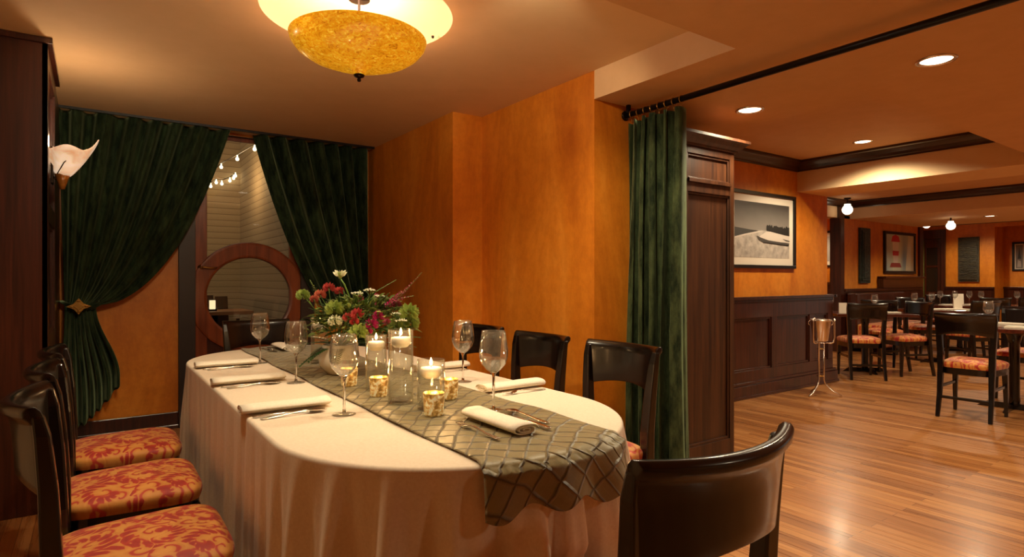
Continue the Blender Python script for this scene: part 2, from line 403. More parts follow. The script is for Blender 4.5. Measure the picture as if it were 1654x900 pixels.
# lower soffit, trays and beams
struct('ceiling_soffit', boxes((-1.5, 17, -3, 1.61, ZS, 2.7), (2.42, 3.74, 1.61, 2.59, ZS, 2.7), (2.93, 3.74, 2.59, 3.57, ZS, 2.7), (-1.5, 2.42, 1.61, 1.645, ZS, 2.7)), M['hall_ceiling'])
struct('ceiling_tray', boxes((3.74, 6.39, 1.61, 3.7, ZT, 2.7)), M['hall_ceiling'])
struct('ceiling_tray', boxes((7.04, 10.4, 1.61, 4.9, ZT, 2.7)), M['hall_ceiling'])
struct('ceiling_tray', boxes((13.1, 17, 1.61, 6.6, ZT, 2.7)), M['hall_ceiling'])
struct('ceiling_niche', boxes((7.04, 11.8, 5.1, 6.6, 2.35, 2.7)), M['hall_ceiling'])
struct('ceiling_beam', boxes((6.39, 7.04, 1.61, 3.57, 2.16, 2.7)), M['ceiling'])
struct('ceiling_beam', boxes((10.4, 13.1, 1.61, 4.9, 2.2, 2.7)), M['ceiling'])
struct('ceiling_beam', boxes((7.04, 13.1, 4.9, 5.1, 2.2, 2.7)), M['ceiling'])
def crown(name, p0, p1, side, z1=ZT, h=.11, d=.1):
    """stepped moulding from p0 to p1; side = unit vector pointing into the room"""
    prof = [(0, 0), (.018, 0), (.02, .012), (.035, .02), (.05, .045), (.078, .072), (.085, .08), (.1, .088), (.1, .11), (0, .11)]
    p0 = Vector((*p0, 0)); p1 = Vector((*p1, 0)); sd = Vector((*side, 0))
    # mitre: extend by depth at inner corners is handled by overlap
    loops = [[p + sd*a*d/.1 + Vector((0, 0, z1 - h + b*h/.11)) for a, b in prof] for p in (p0, p1)]
    return struct(name, MB().loft(loops), M['crown'], bevel=0)
crown('trim_1', (3.47, 3.57), (6.39, 3.57), (0, -1)); crown('trim_2', (6.39, 3.57), (6.39, 1.61), (-1, 0))
crown('trim_3', (10.4, 4.9), (10.4, 1.61), (-1, 0)); crown('trim_4', (7.04, 4.9), (10.4, 4.9), (0, -1))
crown('trim_5', (15.6, 5.6), (15.6, 1.61), (-1, 0))
# walls
struct('wall_right', boxes((2.165, 2.6, 3.83, 5.6, 0, ZC), (2.42, 2.93, 2.59, 3.83, 0, ZC)), M['plaster'])
struct('wall_back', boxes((-1.3, .56, 5.47, 5.6, 0, ZC), (1.64, 2.165, 5.47, 5.6, 0, ZC), (.56, 1.64, 5.47, 5.6, 2.4, ZC)), M['plaster'])
struct('baseboard_back', boxes((-.19, .56, 5.45, 5.47, 0, .13), (-.19, .56, 5.44, 5.47, 0, .03)), M['mahogany'], bevel=.004)
struct('baseboard_right', boxes((2.4, 2.42, 2.59, 3.83, 0, .13), (2.145, 2.165, 3.83, 5.47, 0, .13), (2.145, 2.42, 3.81, 3.83, 0, .13)), M['mahogany'], bevel=.004)
struct('wall_left', boxes((-1.5, -1.3, -3, 5.6, 0, 2.7)), M['ceiling'])  # unseen side wall, put in for its bounce light
struct('wall_hall', boxes((2.93, 7.04, 3.57, 3.75, 0, 2.6)), M['plaster'])
struct('wall_rear', boxes((10.08, 13.1, 4.9, 5.0, 0, 2.25)), M['plaster'])
struct('wall_niche', boxes((11.6, 11.8, 5.0, 6.6, 0, 2.5), (7.04, 11.8, 6.5, 6.7, 0, 2.5)), M['plaster'])
for b_ in ((15.6, 15.8, 4.47, 5.28, 0, ZT), (15.6, 15.8, 1.0, 4.40, 2.3, ZT), (15.6, 15.8, 5.28, 6.3, 2.3, ZT), (16.2, 16.4, 1.0, 4.6, 0, 2.6), (13.1, 16, 6.3, 6.5, 0, 2.6), (15.6, 16.2, 4.40, 4.47, 0, ZT)):
    struct('wall_end', boxes(b_), M['plaster'])
struct('wall_front', boxes((-1.5, 17, -3.2, -3, 0, 2.7)), M['ceiling'])
# corner post and niche dado
struct('trim_6', boxes((9.98, 10.1, 4.84, 5.02, 0, 2.38)), M['mahogany'], bevel=.004)
struct('trim_7', boxes((13.1, 13.26, 4.86, 5.06, 0, 2.2)), M['mahogany'], bevel=.004)
struct('trim_8', boxes((11.55, 11.62, 5.1, 6.5, 0, 1.12), (11.5, 11.63, 5.1, 6.5, 1.08, 1.13)), M['mahogany'], bevel=.004)
# rear wall dado with ledge
struct('trim_9', boxes((10.1, 13.1, 4.85, 4.9, 0, 1.0), (10.1, 13.1, 4.82, 4.9, .98, 1.03), (11.4, 13.1, 4.8, 4.9, 1.03, 1.22), (11.4, 13.1, 4.76, 4.9, 1.2, 1.24)), M['mahogany'], bevel=.004)
struct('trim_10', boxes((15.55, 15.6, 4.4, 5.28, 0, 1.0), (15.52, 15.6, 4.4, 5.28, .98, 1.02), (16.15, 16.2, 1.0, 4.4, 0, 1.0), (16.12, 16.2, 1.0, 4.4, .98, 1.02)), M['mahogany'], bevel=.004)

def panelled(mb, a0, a1, z0, z1, rows, cols, put, st=.09, rail=.09):
    """frames: put(a0,a1,z0,z1,depth0,depth1)"""
    pass
# wainscot on the hall wall
wx0, wx1 = 3.2, 7.06
m = MB(); m.box(wx0, wx1, 3.54, 3.575, 0, .985)
m.box(wx0, wx1+.02, 3.49, 3.575, .985, 1.015); m.box(wx0, wx1+.01, 3.51, 3.575, .955, .985)
m.box(wx0, wx1, 3.515, 3.54, .80, .955)
m.box(wx0, wx1, 3.515, 3.54, .16, .27)
edges = [3.3, 4.15, 5.0, 5.85, 6.6, 7.0]
for e in edges: m.box(e-.05, e+.05 if e < 7 else wx1, 3.516, 3.54, .27, .80)
for a, b in zip(edges[:-1], edges[1:]):
    for (p, q, r, s_) in ((a+.05, b-.05, .27, .29), (a+.05, b-.05, .78, .80), (a+.05, a+.07, .29, .78), (b-.07, b-.05, .29, .78)):
        m.box(p, q, 3.526, 3.54, r, s_)
m.box(wx1-.02, wx1+.03, 3.54, 3.77, 0, .985); m.box(wx1-.02, wx1+.06, 3.49, 3.79, .985, 1.015)
struct('trim_11', m, M['mahogany'], bevel=.003)
m = MB(); m.box(wx0, wx1+.06, 3.485, 3.54, 0, .13); m.box(wx0, wx1+.05, 3.50, 3.54, .13, .16); m.box(wx0, wx1+.07, 3.475, 3.54, 0, .03); m.box(wx1, wx1+.06, 3.54, 3.8, 0, .13)
struct('baseboard_hall', m, M['mahogany'], bevel=.006)

# left wood pilaster
m = MB(); m.box(-1.3, -.215, 3.87, 4.65, 0, ZC)
for a, b in ((3.86, 3.97), (4.55, 4.66)): m.box(-.215, -.19, a, b, 0, ZC)
for a, b in ((0, .25), (.78, .9), (1.5, 1.6), (2.3, ZC)): m.box(-.215, -.191, 3.97, 4.55, a, b)
for a, b in ((.25, .78), (.9, 1.5), (1.6, 2.3)):
    for q in ((3.97, 3.985, a, b), (4.535, 4.55, a, b), (3.985, 4.535, a, a+.015), (3.985, 4.535, b-.015, b)): m.box(-.215, -.2, *q)
m.box(-1.3, -.19, 3.86, 3.87, 0, ZC)
m.box(-1.3, -.17, 3.84, 4.68, ZC-.03, ZC-.002)
struct('wall_pilaster', m, M['mahogany'], bevel=.002)
m = MB(); m.box(-1.3, -.2, 4.66, 5.6, 0, ZC); struct('wall_alcove', m, M['mahogany'])

# standing wood column between the rooms
cx0, cx1, cyf, cyb, ct = 2.95, 3.47, 2.37, 3.5, 2.10
m = MB(); m.box(cx0+.005, cx1-.005, cyf+.02, cyb, 0, ct-.06)
for a, b in ((cx0, cx0+.045), (cx1-.045, cx1)): m.box(a, b, cyf, cyf+.03, 0, ct-.06)
for a, b in ((0, .15), (1.74, 1.82), (ct-.12, ct-.06)): m.box(cx0+.045, cx1-.045, cyf, cyf+.03, a, b)
for a, b in ((.15, 1.74), (1.82, ct-.12)):
    for q in ((cx0+.045, cx0+.06, a, b), (cx1-.06, cx1-.045, a, b), (cx0+.06, cx1-.06, a, a+.015), (cx0+.06, cx1-.06, b-.015, b)): m.box(q[0], q[1], cyf+.008, cyf+.03, q[2], q[3])
m.box(cx0+.045, cx1-.045, cyf-.012, cyf+.02, 1.80, 1.825)
for q in ((cyf+.05, cyf+.14), (cyb-.14, cyb-.05)): m.box(cx0, cx0+.02, q[0], q[1], 0, ct-.06)
o = struct('wall_column', m, M['oak'], bevel=.002)
prof = [(0, 0), (.012, 0), (.018, .015), (.04, .03), (.06, .05), (.075, .058), (.075, .075), (0, .075)]
m = MB(); loops = []
for a, b in prof:
    loops.append([(cx0 - a, cyf - a, ct-.075 + b), (cx1 + a, cyf - a, ct-.075 + b), (cx1 + a, cyb, ct-.075 + b), (cx0 - a, cyb, ct-.075 + b)])
m.loft(loops[:-1]); 
struct('trim_12', m, M['oak'])
m = MB(); m.box(cx0-.012, cx1+.012, cyf-.012, cyb, 0, .05); struct('baseboard_column', m, M['oak'], bevel=.004)

# ------------------------------------------------------------------ back door with round window
dz = 2.4; Y = 5.47
struct('trim_13', boxes((.56, .68, 5.43, 5.6, 0, dz), (1.52, 1.64, 5.43, 5.6, 0, dz), (.68, 1.52, 5.43, 5.6, 2.395, 2.4)), M['jamb'], bevel=.004)
door = bpy.data.objects.new('door_1', None); COL.objects.link(door); door['kind'] = 'structure'
gx0, gx1, gc = .77, 1.43, Vector((1.10, 1.04)); ri, ro = .335, .47
m = MB()
m.box(.68, gx0, 5.47, 5.51, 0, 2.395); m.box(gx1, 1.52, 5.47, 5.51, 0, 2.395)
m.box(gx0, gx1, 5.47, 5.51, 2.365, 2.395); m.box(gx0, gx1, 5.47, 5.51, 0, .22)
m.build('door_frame', M['door_wood'], door, bevel=.004)
# plate around the circle
m = MB(); n = 72; pin = []; pout = []
for k in range(n):
    a = 2*pi*k/n; c, s_ = cos(a), sin(a)
    pin.append((gc.x + ri*c, gc.y + ri*s_))
    if s_ >= 0:
        t = min(ro, (.331/abs(c)) if abs(c) > 1e-6 else 9) if s_ > .05 else .331/abs(c)
        x_, z_ = gc.x + max(t, ri+.001)*c, gc.y + max(t, ri+.001)*s_
        x_ = min(max(x_, gx0-.004), gx1+.004)
    else:
        t = min((.331/abs(c)) if abs(c) > 1e-6 else 9, (gc.y - .22)/abs(s_)); t = max(t, ri + .001)
        x_, z_ = gc.x + t*c, gc.y + t*s_
    pout.append((x_, z_))
vs = [(p[0], 5.48, p[1]) for p in pin + pout] + [(p[0], 5.505, p[1]) for p in pin + pout]; fs = []
for k in range(n):
    j = (k+1) % n
    fs += [(k, j, n+j, n+k), (2*n+k, 3*n+k, 3*n+j, 2*n+j), (k, 2*n+k, 2*n+j, j), (n+k, n+j, 3*n+j, 3*n+k)]
m.add(vs, fs); m.build('lower_panel', M['mahogany'], door)
m = MB(); loops = []
for k in range(n):
    a = 2*pi*k/n; c, s_ = cos(a), sin(a)
    prof = [(ri, 5.475), (ri+.006, 5.462), (ri+.02, 5.458), (ro-.02, 5.458), (ro-.006, 5.462), (ro, 5.475), (ro, 5.505), (ri, 5.505)]
    loops.append([(min(max(gc.x + r*c, .675), 1.525), y, gc.y + r*s_) for r, y in prof])
m.loft(loops, closed=True); m.build('ring', M['door_wood'], door, smooth=False)
MB().prism([(gc.x + (ri+.01)*cos(2*pi*k/48), gc.y + (ri+.01)*sin(2*pi*k/48)) for k in range(48)], 5.49, 5.494).build('round_pane', M['pane'], door)
m = MB().prism([(gx0-.003, 1.1), (gx1+.003, 1.1), (gx1+.003, 2.35), (gx0-.003, 2.37)], 5.4955, 5.4995); m.build('upper_pane', M['pane'], door)
m = MB(); m.lathe([(0, 0), (.026, 0), (.026, .006), (.012, .01), (.01, .03), (0, .03)], 20)
m.xf(Matrix.Translation((.725, 5.47, 1.29)) @ Matrix.Rotation(RAD(90), 4, 'X'))
m.tube([(.725, 5.435, 1.29), (.745, 5.43, 1.293), (.79, 5.43, 1.285), (.84, 5.435, 1.29)], [.009, .009, .007, .006], 8)
m.build('door_handle', M['brass'], door, smooth=True)
# patio seen through the door
struct('wall_patio', boxes((-3, 1.68, 9.0, 9.1, 0, 4)), M['clapboard']); struct('wall_patio', boxes((1.68, 1.8, 5.6, 9.1, 0, 4)), M['clapboard'])
struct('floor_patio', boxes((-3, 1.8, 6.6, 9.1, -.1, 0), (-3, -1.5, 5.6, 6.6, -.1, 0)), flat('patio_stone', srgb(92, 76, 60), .8))
struct('trim_14', boxes((-1.5, 2.2, 5.62, 5.7, 2.5, 4)), M['clapboard'])
sl = thing('string_lights', 'string of small round bulbs hanging outside beyond the glazed door', 'string lights')
def ray(px, py, d):
    u = (px-827)/960; return Vector((d*(.576+.817*u), d*(.817-.576*u), 1.2 + (450-py)/960*d))
bulbs = [(411, 241, 6.3), (383, 257, 6.9), (357, 270, 7.4), (331, 296, 7.8), (340, 301, 7.9), (349, 295, 8.0), (358, 297, 8.1), (371, 292, 8.2), (377, 288, 8.2), (380, 284, 8.2)]
pts = [ray(*b) for b in bulbs]
MB().tube([p + Vector((0, 0, .05)) for p in pts], .006, 5).build('wire', M['black'], sl)
bl = MB().lathe([(0, -.022), (.012, -.019), (.02, -.006), (.019, .008), (.009, .02), (.007, .045), (0, .045)], 12).build('bulb', M['string_bulb'], sl, smooth=True, loc=pts[0])
for p in pts[1:]:
    c = bl.copy(); COL.objects.link(c); c.parent = sl; c.location = p
lamp('string_glow', 'POINT', tuple(ray(365, 290, 7.2)), 11, sl, (1, .64, .32), .15)
pt = thing('patio_table', 'small pale patio table outside, seen through the round window', 'table', (1.12, 7.4, 0))
MB().box(-.35, .35, -.3, .3, .80, .84).build('tabletop', flat('patio_top', srgb(170, 120, 84), .5), pt, bevel=.005)
MB().lathe([(0, 0), (.22, 0), (.22, .02), (.03, .04), (.03, .8), (0, .8)], 20).build('pedestal', M['black_metal'], pt, smooth=True)
pl = thing('patio_lantern', 'glowing white square lantern on the patio table outside the door', 'lantern', (1.08, 7.3, .84))
MB().box(-.028, .028, -.028, .028, .02, .12).build('shade', emit('lantern_glow', (1, .72, .4, 1), 1.6), pl, bevel=.006)
boxes((-.04, .04, -.04, .04, 0, .02)).build('base', M['black_metal'], pl); boxes((-.032, .032, -.032, .032, .12, .128)).build('lid', M['black_metal'], pl)
def patio_chair(x, y, label):
    c = thing('patio_chair', label, 'chair', (x, y, 0), RAD(200))
    MB().bar([(0, -.2, .55), (0, -.24, .98)], [(.15, .02), (.15, .02)]).build('backrest', M['mahogany'], c)
    MB().box(-.2, .2, -.2, .2, .43, .46).build('seat', M['mahogany'], c, bevel=.005)
    for sx in (-1, 1):
        for sy in (-1, 1): MB().box(sx*.18-.015, sx*.18+.015, sy*.18-.015, sy*.18+.015, 0, .43 if sy > 0 else .7).build('leg', M['mahogany'], c)
patio_chair(1.30, 8.42, 'dark narrow-backed patio chair outside, nearer the glowing lantern'); patio_chair(1.37, 7.82, 'dark narrow-backed patio chair outside, beside the clapboard corner')

# ------------------------------------------------------------------ curtains
def drape(name, label, fn, nu, nv, mat, solid=.006):
    o = MB().grid(fn, nu, nv)
    return o
def left_curtain(s, t):
    # s 0 left .. 1 free edge ; t 0 top .. 1 bottom
    top = -.2 + 1.12*s
    tz, tx = 1.0, -.165 + .18*s
    fold = sin(s*2*pi*7 + .9*sin(s*11)); fold = math.copysign(abs(fold)**.75, fold)
    if t < .6:
        q = t/.6; z = 2.425 - (2.425 - tz)*q - .03*sin(pi*q)*(s)
        tau = max(0., 1-q); e = .5 + .35*(1-s)
        x = tx + (top - tx)*(tau**e)
        y = 5.37 + fold*(.068*(.35 + .65*tau)) - .05*s*sin(pi*q)*.6 + .005*sin(s*2*pi*23 + q*5)*tau
    else:
        q = (t-.6)/.4; k = min(1, q*2.2)
        sp = .5*(1-cos(pi*min(1, q*1.15)))
        z_end = .06 + .34*s**1.6
        z = tz + (z_end - tz)*q
        x = tx + (-.2 + .36*s - tx)*sp
        y = 5.37 + fold*(.0157 + .05*sp) - .03
    return (max(x, -.2), y, z)
cur = thing('tied_curtain', 'dark green velvet curtain tied back at the left of the glazed door', 'curtain')
MB().grid(left_curtain, 220, 90).build('fabric', M['velvet'], cur, smooth=True, solid=.006)
m = MB(); m.tube([(-.19, 5.40, 1.03), (-.12, 5.30, 1.0), (0, 5.29, .99), (.05, 5.36, 1.02), (.03, 5.42, 1.05)], .014, 8)
m.build('tieback_cord', M['velvet'], cur, smooth=True)
m = MB(); m.prism([(-.075, 0), (-.03, .02), (0, .06), (.03, .02), (.075, 0), (.03, -.02), (0, -.06), (-.03, -.02)], -.008, .004)
m.prism([(-.03, 0), (0, .03), (.03, 0), (0, -.03)], -.018, -.006); m.lathe([(0, -.03), (.008, -.028), (.014, -.018), (0, -.016)], 12)
for v_ in ((-.045, 0), (.045, 0), (0, .038), (0, -.038)): m.lathe([(0, -.006), (.009, -.004), (.011, .003), (0, .006)], 10, (v_[0], -.01, v_[1]))
m.build('medallion', M['brass'], cur, bevel=.002, loc=(-.085, 5.265, 1.0))
def right_curtain(s, t):
    # s 0 free edge .. 1 wall
    top = 1.115 + 1.03*s; tz, tx = .75, 2.0 + .13*s
    fold = sin(s*2*pi*7 + .8*sin(s*9)+1)
    if t < .68:
        q = t/.68; z = 2.425 - (2.425-tz)*q; tau = max(0., 1-q); e = .5 + .4*s
        x = tx + (top-tx)*(tau**e); y = 5.37 + fold*.066*(.3+.7*tau) + .005*sin(s*2*pi*21 + q*5)*tau
    else:
        q = (t-.68)/.32; sp = .5*(1-cos(pi*q)); z = tz + (.05-tz)*q; x = tx + (1.75+.38*s-tx)*sp; y = 5.37 + fold*(.0135+.04*sp)
    return (min(x, 2.13), y, z)
cur = thing('tied_curtain', 'dark green velvet curtain drawn toward the corner right of the glazed door', 'curtain')
MB().grid(right_curtain, 200, 80).build('fabric', M['velvet'], cur, smooth=True, solid=.006)
MB().tube([(2.14, 5.42, .8), (2.06, 5.30, .76), (1.98, 5.33, .76), (1.98, 5.42, .8)], .014, 8).build('tieback_cord', M['velvet'], cur, smooth=True)
struct('trim_15', boxes((-.2, 2.15, 5.28, 5.30, 2.412, ZC), ), M['black'])
# dividing curtain on the rod
def div_curtain(s, t):
    z = 2.15 - 2.12*t
    w = 1 + .25*t
    y = 2.54 - .40*s + .012*sin(s*2*pi*7*2)*(1) - .02*t*s
    f = sin(s*2*pi*5 + .6*sin(s*7)) 
    x = 2.68 + f*(.06 + .03*t) + .010*sin(s*2*pi*15 + 3*t) + .01*sin(t*5+s*9) - .02*t
    return (x, y + .022*cos(s*2*pi*5)*w, z)
cur = thing('divider_curtain', 'green velvet curtain bunched on the rod beside the wooden column', 'curtain')
MB().grid(div_curtain, 240, 60).build('fabric', M['velvet_light'], cur, smooth=True, solid=.006)
hk = None
for k in range(8):
    y = 2.53 - k*.053
    mm = MB().tube([(2.675, y, 2.2 - .005) if False else (2.675 + .022*cos(a), y, 2.197 + .022*sin(a)) for a in [2*pi*i/16 for i in range(16)]], .0028, 6, closed=True)
    mm.tube([(2.675, y, 2.175), (2.675, y, 2.145)], .003, 6)
    mm.build('ring', M['brass'], cur, smooth=True)
rod = thing('curtain_rod', 'long dark metal curtain rod running under the ceiling soffit', 'curtain rod')
MB().tube([(2.675, 2.585, 2.2), (2.675, -1.2, 2.2)], .017, 16).build('pole', M['black_metal'], rod, smooth=True)
for y in (2.56, .3):
    boxes((2.665, 2.685, y-.01, y+.01, 2.2, ZS)).build('bracket', M['black_metal'], rod)
MB().lathe([(0, 0), (.03, 0), (.03, .008), (.02, .012), (0, .012)], 20).xf(Matrix.Translation((2.675, 2.59, 2.2)) @ Matrix.Rotation(RAD(90), 4, 'X')).build('flange', M['bronze'], rod, smooth=True)

# ------------------------------------------------------------------ lights (fixtures and added unseen lamps)
bowl = thing('ceiling_bowl_light', 'mottled amber glass bowl lamp hanging under the pale ceiling dome', 'ceiling light', (DC.x, DC.y, 0))
prof = [(.312, 2.315), (.306, 2.293), (.282, 2.262), (.238, 2.232), (.18, 2.21), (.12, 2.197), (.07, 2.19), (.042, 2.18), (.03, 2.165), (.024, 2.15), (0, 2.15)]
prof2 = [(0, 2.158), (.018, 2.158), (.026, 2.172), (.045, 2.19), (.07, 2.196), (.12, 2.203), (.18, 2.216), (.235, 2.239), (.276, 2.267), (.3, 2.297), (.306, 2.315), (.312, 2.315)]
MB().lathe(prof + prof2, 64).build('glass_bowl', M['amber'], bowl, smooth=True)
MB().lathe([(0, 2.118), (.007, 2.12), (.010, 2.128), (.006, 2.134), (.022, 2.142), (.026, 2.15), (.018, 2.156), (0, 2.156)], 24).build('finial', M['bronze'], bowl, smooth=True)
MB().lathe([(0, 2.16), (.006, 2.16), (.006, 2.5), (.05, 2.5), (.05, 2.52), (0, 2.52)], 16).build('stem', M['bronze'], bowl, smooth=True)
for k in range(3):
    a = 2*pi*k/3 + .5
    lamp('bowl_bulb', 'POINT', (.08*cos(a), .08*sin(a), 2.37), P_BOWL/3, bowl, (1, .84, .64), .05)

def downlight(name_label, x, y, z, power, r=.085, spot=150, col=WARM, aim=None):
    d = thing('recessed_downlight', name_label, 'downlight', (x, y, z), 0, 'recessed downlights')
    MB().lathe([(r, 0), (r, -.006), (r-.012, -.008), (r-.02, -.002), (r-.02, 0)], 40).build('trim_ring', M['bronze'] if False else M['steel'], d, smooth=True)
    MB().lathe([(r-.018, -.001), (r-.024, -.0035), (0, -.0045)], 40).build('lens', M['lamp_white'], d, smooth=True)
    lamp('downlight_lamp', 'SPOT', (0, 0, -.03), power, d, col, .05, spot, .5, (0, 0, 0) if aim is None else tuple((Vector(aim) - Vector((x, y, z))).to_track_quat('-Z', 'Y').to_euler()))
    return d
downlight('round downlight in the soffit, largest of those in the photo, at the right', 3.34, 1.17, ZS, P_SOFFIT)
downlight('round downlight in the soffit just above the wooden column', 3.37, 2.19, ZS, P_SOFFIT)
downlight('round downlight in the raised tray near the dark crown moulding', 5.92, 2.67, ZT, P_HALL)
downlight('tiny far downlight above the rear dining tables', 11.7, 3.36, 2.2, P_HALL*.7)
for i, (x, y) in enumerate(((.18, 2.15), (.95, 1.78), (1.75, 1.85))):
    downlight('added unseen downlight in the private room ceiling above the long table', x, y, ZC, P_TABLE)  # unseen lamps, added to brighten the tabletop and walls
downlight('added unseen adjustable downlight in the private room ceiling turned to the back wall', .45, 1.72, ZC, 75, spot=62, aim=(.15, 5.45, .95))  # unseen spot added to brighten the lower back wall
downlight('added unseen adjustable downlight in the private room ceiling turned to the right wall', 1.35, 1.72, ZC, 40, spot=80, aim=(2.42, 3.3, 1.7))  # unseen spot added to brighten the orange right wall
for i, (x, y) in enumerate(((5.2, .6), (8.0, .7), (10.5, .4), (2.6, -1.4), (13.5, .6))):
    downlight('unseen downlight in the low soffit outside the picture', x, y, ZS, P_HALL*(.8 if i != 3 else .35))  # out of view; the one behind the camera is added as fill
for i, (x, y) in enumerate(((8.6, 2.6), (8.6, 4.2), (14.4, 4.6), (14.4, 2.4))):
    downlight('downlight in a hall ceiling tray hidden by the beams', x, y, ZT, P_HALL*.8)
downlight('downlight in the niche behind the dark corner post', 10.8, 5.8, 2.35, P_HALL*.5)

def globe(x, y, ztop, label, s=1.0):
    g = thing('glass_pendant', label, 'pendant light', (x, y, ztop), 0, 'glass globe pendants')
    MB().lathe([(0, 0), (.05*s, 0), (.05*s, -.02*s), (.012, -.03*s), (.012, -.09*s), (.04*s, -.1*s), (.04*s, -.12*s), (0, -.12*s)], 20).build('fitting', M['bronze'], g, smooth=True)
    MB().lathe([(.045*s, -.10*s), (.05*s, -.13*s), (.064*s, -.145*s), (.075*s, -.165*s), (.079*s, -.185*s), (.078*s, -.205*s), (.07*s, -.228*s), (.055*s, -.248*s), (.03*s, -.264*s), (0, -.27*s)], 24).build('globe', M['bulb'], g, smooth=True)
globe(9.86, 4.68, ZT, 'white glass globe pendant beside the dark corner post')
globe(11.55, 3.84, 2.2+.03, 'brightest round glass pendant in front of the far orange wall', .85)
globe(14.2, 5.15, ZT, 'small far glass pendant beside the doorway with the green strip', .9)

# wall sconce on the pilaster
sc = thing('wall_sconce', 'lit alabaster sconce with pointed flaring shade on dark wood pilaster', 'wall lamp', (-.19, 4.12, 1.86))
def shade_fn(s, t):
    a = s*2*pi; r = .035 + .085*t**.8; pt_ = abs(cos(2*a))**.7*.03*t*t + .012*t*t*max(cos(a), 0)**3
    X = .022 + (r+pt_)*cos(a)*.86; Yv = (r+pt_)*sin(a)*.9
    Z = -.09 + .13*t + .07*t**3*max(cos(a), 0)**6 + .02*t*abs(cos(2*a))**3
    return (X + .035 + .02*t, Yv, Z)
MB().grid(shade_fn, 48, 12, wrap=True).build('shade', M['shade'], sc, smooth=True, solid=.004)
MB().lathe([(0, -.17), (.012, -.165), (.022, -.13), (.036, -.085), (0, -.08)], 20, (.05, 0, 0)).build('lower_cup', M['amber_shade'], sc, smooth=True)
m = MB(); m.box(0, .012, -.04, .04, -.14, .06); m.tube([(.005, 0, -.1), (.02, 0, -.11), (.045, 0, -.09)], .008, 8); m.build('wall_plate', M['bronze'], sc, bevel=.003)
MB().tube([(.03, -.03, -.085), (.06, -.08, -.03), (.10, -.08, .02), (.125, -.05, .05)], .003, 6).build('wire_scroll', M['bronze'], sc, smooth=True)
MB().lathe([(0, -.04), (.02, -.03), (.026, 0), (.018, .03), (0, .04)], 16, (.05, -.01, 0)).build('bulb', emit('sconce_bulb', (1, .8, .55, 1), 40), sc, smooth=True)
lamp('sconce_lamp', 'POINT', (.06, 0, .09), 7, sc, (1, .7, .4), .03)

# ------------------------------------------------------------------ dining chairs
def make_chair():
    c = thing('dining_chair', 'x', 'chair')
    cw = M['chair_wood']
    # cushion
    def foot(a, k=1.0):
        ca, sa = cos(a), sin(a); e = 2/5.5
        X = math.copysign(abs(ca)**e, ca); Yv = math.copysign(abs(sa)**e, sa)
        w = .205 + .022*Yv
        return X*w*k, -.01 + Yv*.212*k
    def cush(s, t):
        a = s*2*pi
        if t < .25: q = t/.25; x, y = foot(a, .975 + .03*sin(q*pi/2)); return (x, y, .43 + .03*q)
        q = (t-.25)/.75; k = cos(q*pi/2)**.8 if q < 1 else 0.0001
        x, y = foot(a, 1.005*max(k, .0001)); return (x, y, .46 + .047*sin(q*pi/2)**.9)
    MB().grid(cush, 64, 20, wrap=True).build('seat', M['damask'], c, smooth=True)
    m = MB(); loops = []
    for z, k in ((.375, .955), (.435, .965)): loops.append([(*foot(2*pi*i/48, k), z) for i in range(48)])
    m.loft(loops).build('seat_frame', cw, c)
    # backrest
    def bx(u, dback, z, zt=.91):
        h = (z - .48)/.42; w = .192 + .028*h
        y = -.19 - .022*max(h, 0)**1.5 - .06*(1-u*u) - dback
        return (u*w, y, z)
    loops = []; nU = 28
    for i in range(nU + 1):
        u = -1 + 2*i/nU; zb = .70 + .03*(1-u*u); zt = .905 + .006*u*u
        P_ = [(0, zb), (0, zb + .25*(zt-.03-zb)), (0, .82), (.0, .862), (-.001, zt-.028), (.004, zt-.010), (.014, zt), (.028, zt), (.038, zt-.010), (.038, zt-.024), (.028, zt-.034), (.022, zt-.045), (.02, .82), (.02, zb+.03), (.02, zb)]
        loops.append([bx(u*1.0, a, z) for a, z in P_])
    MB().loft(loops).build('backrest', cw, c, smooth=True, bevel=.003)
    for sx in (-1, 1):
        pts = [(sx*.185, -.265, 0), (sx*.182, -.225, .2), (sx*.18, -.20, .42), (sx*.182, -.199, .55), (sx*.193, -.205, .715), (sx*.203, -.215, .84), (sx*.207, -.224, .89)]
        MB().bar(pts, [(.03, .032), (.036, .038), (.044, .048), (.046, .044), (.044, .038), (.036, .032), (.028, .024)]).build('leg', cw, c, bevel=.006)
        pts = [(sx*.185, .178, 0), (sx*.183, .172, .2), (sx*.178, .165, .42)]
        MB().bar(pts, [(.026, .026), (.034, .034), (.044, .044)]).build('leg', cw, c, bevel=.005)
        MB().box(sx*.18-.009, sx*.18+.009, -.225, .165, .25, .275).build('stretcher', cw, c, bevel=.003)
    MB().box(-.175, .175, -.242, -.224, .16, .185).build('stretcher', cw, c, bevel=.003)
    return c
chair0 = make_chair(); first = [True]
def place_chair(x, y, deg, label, group):
    """deg: heading of the seat front, 0 = +Y, 90 = -X"""
    if first[0]:
        first[0] = False; o = chair0; o.location = (x, y, 0); o.rotation_euler = (0, 0, RAD(deg)); o['label'] = label; o['group'] = group; return o
    return dup(chair0, (x, y, 0), RAD(deg), label, group)
G = 'dark chairs around the long table'
place_chair(.12, 1.93, -90, 'black chair with red damask seat on the left side, nearest the camera', G)
place_chair(.12, 2.52, -90, 'black chair with red damask seat, middle of the left row', G)
place_chair(.12, 3.12, -90, 'black chair with red damask seat on the left side, nearest the curtain', G)
place_chair(1.72, 1.91, 90, 'black chair on the right side of the long table, before the green curtain', G)
place_chair(1.71, 2.49, 90, 'black chair against the orange wall, middle of the right row', G)
place_chair(1.76, 3.15, 90, 'black chair on the right side of the long table, farthest from the camera', G)
place_chair(.925, .895, 0, 'glossy black chair seen from behind at the near end of the long table', G)
place_chair(.94, 4.22, 180, 'dark chair at the far end of the long table before the round-windowed door', G)

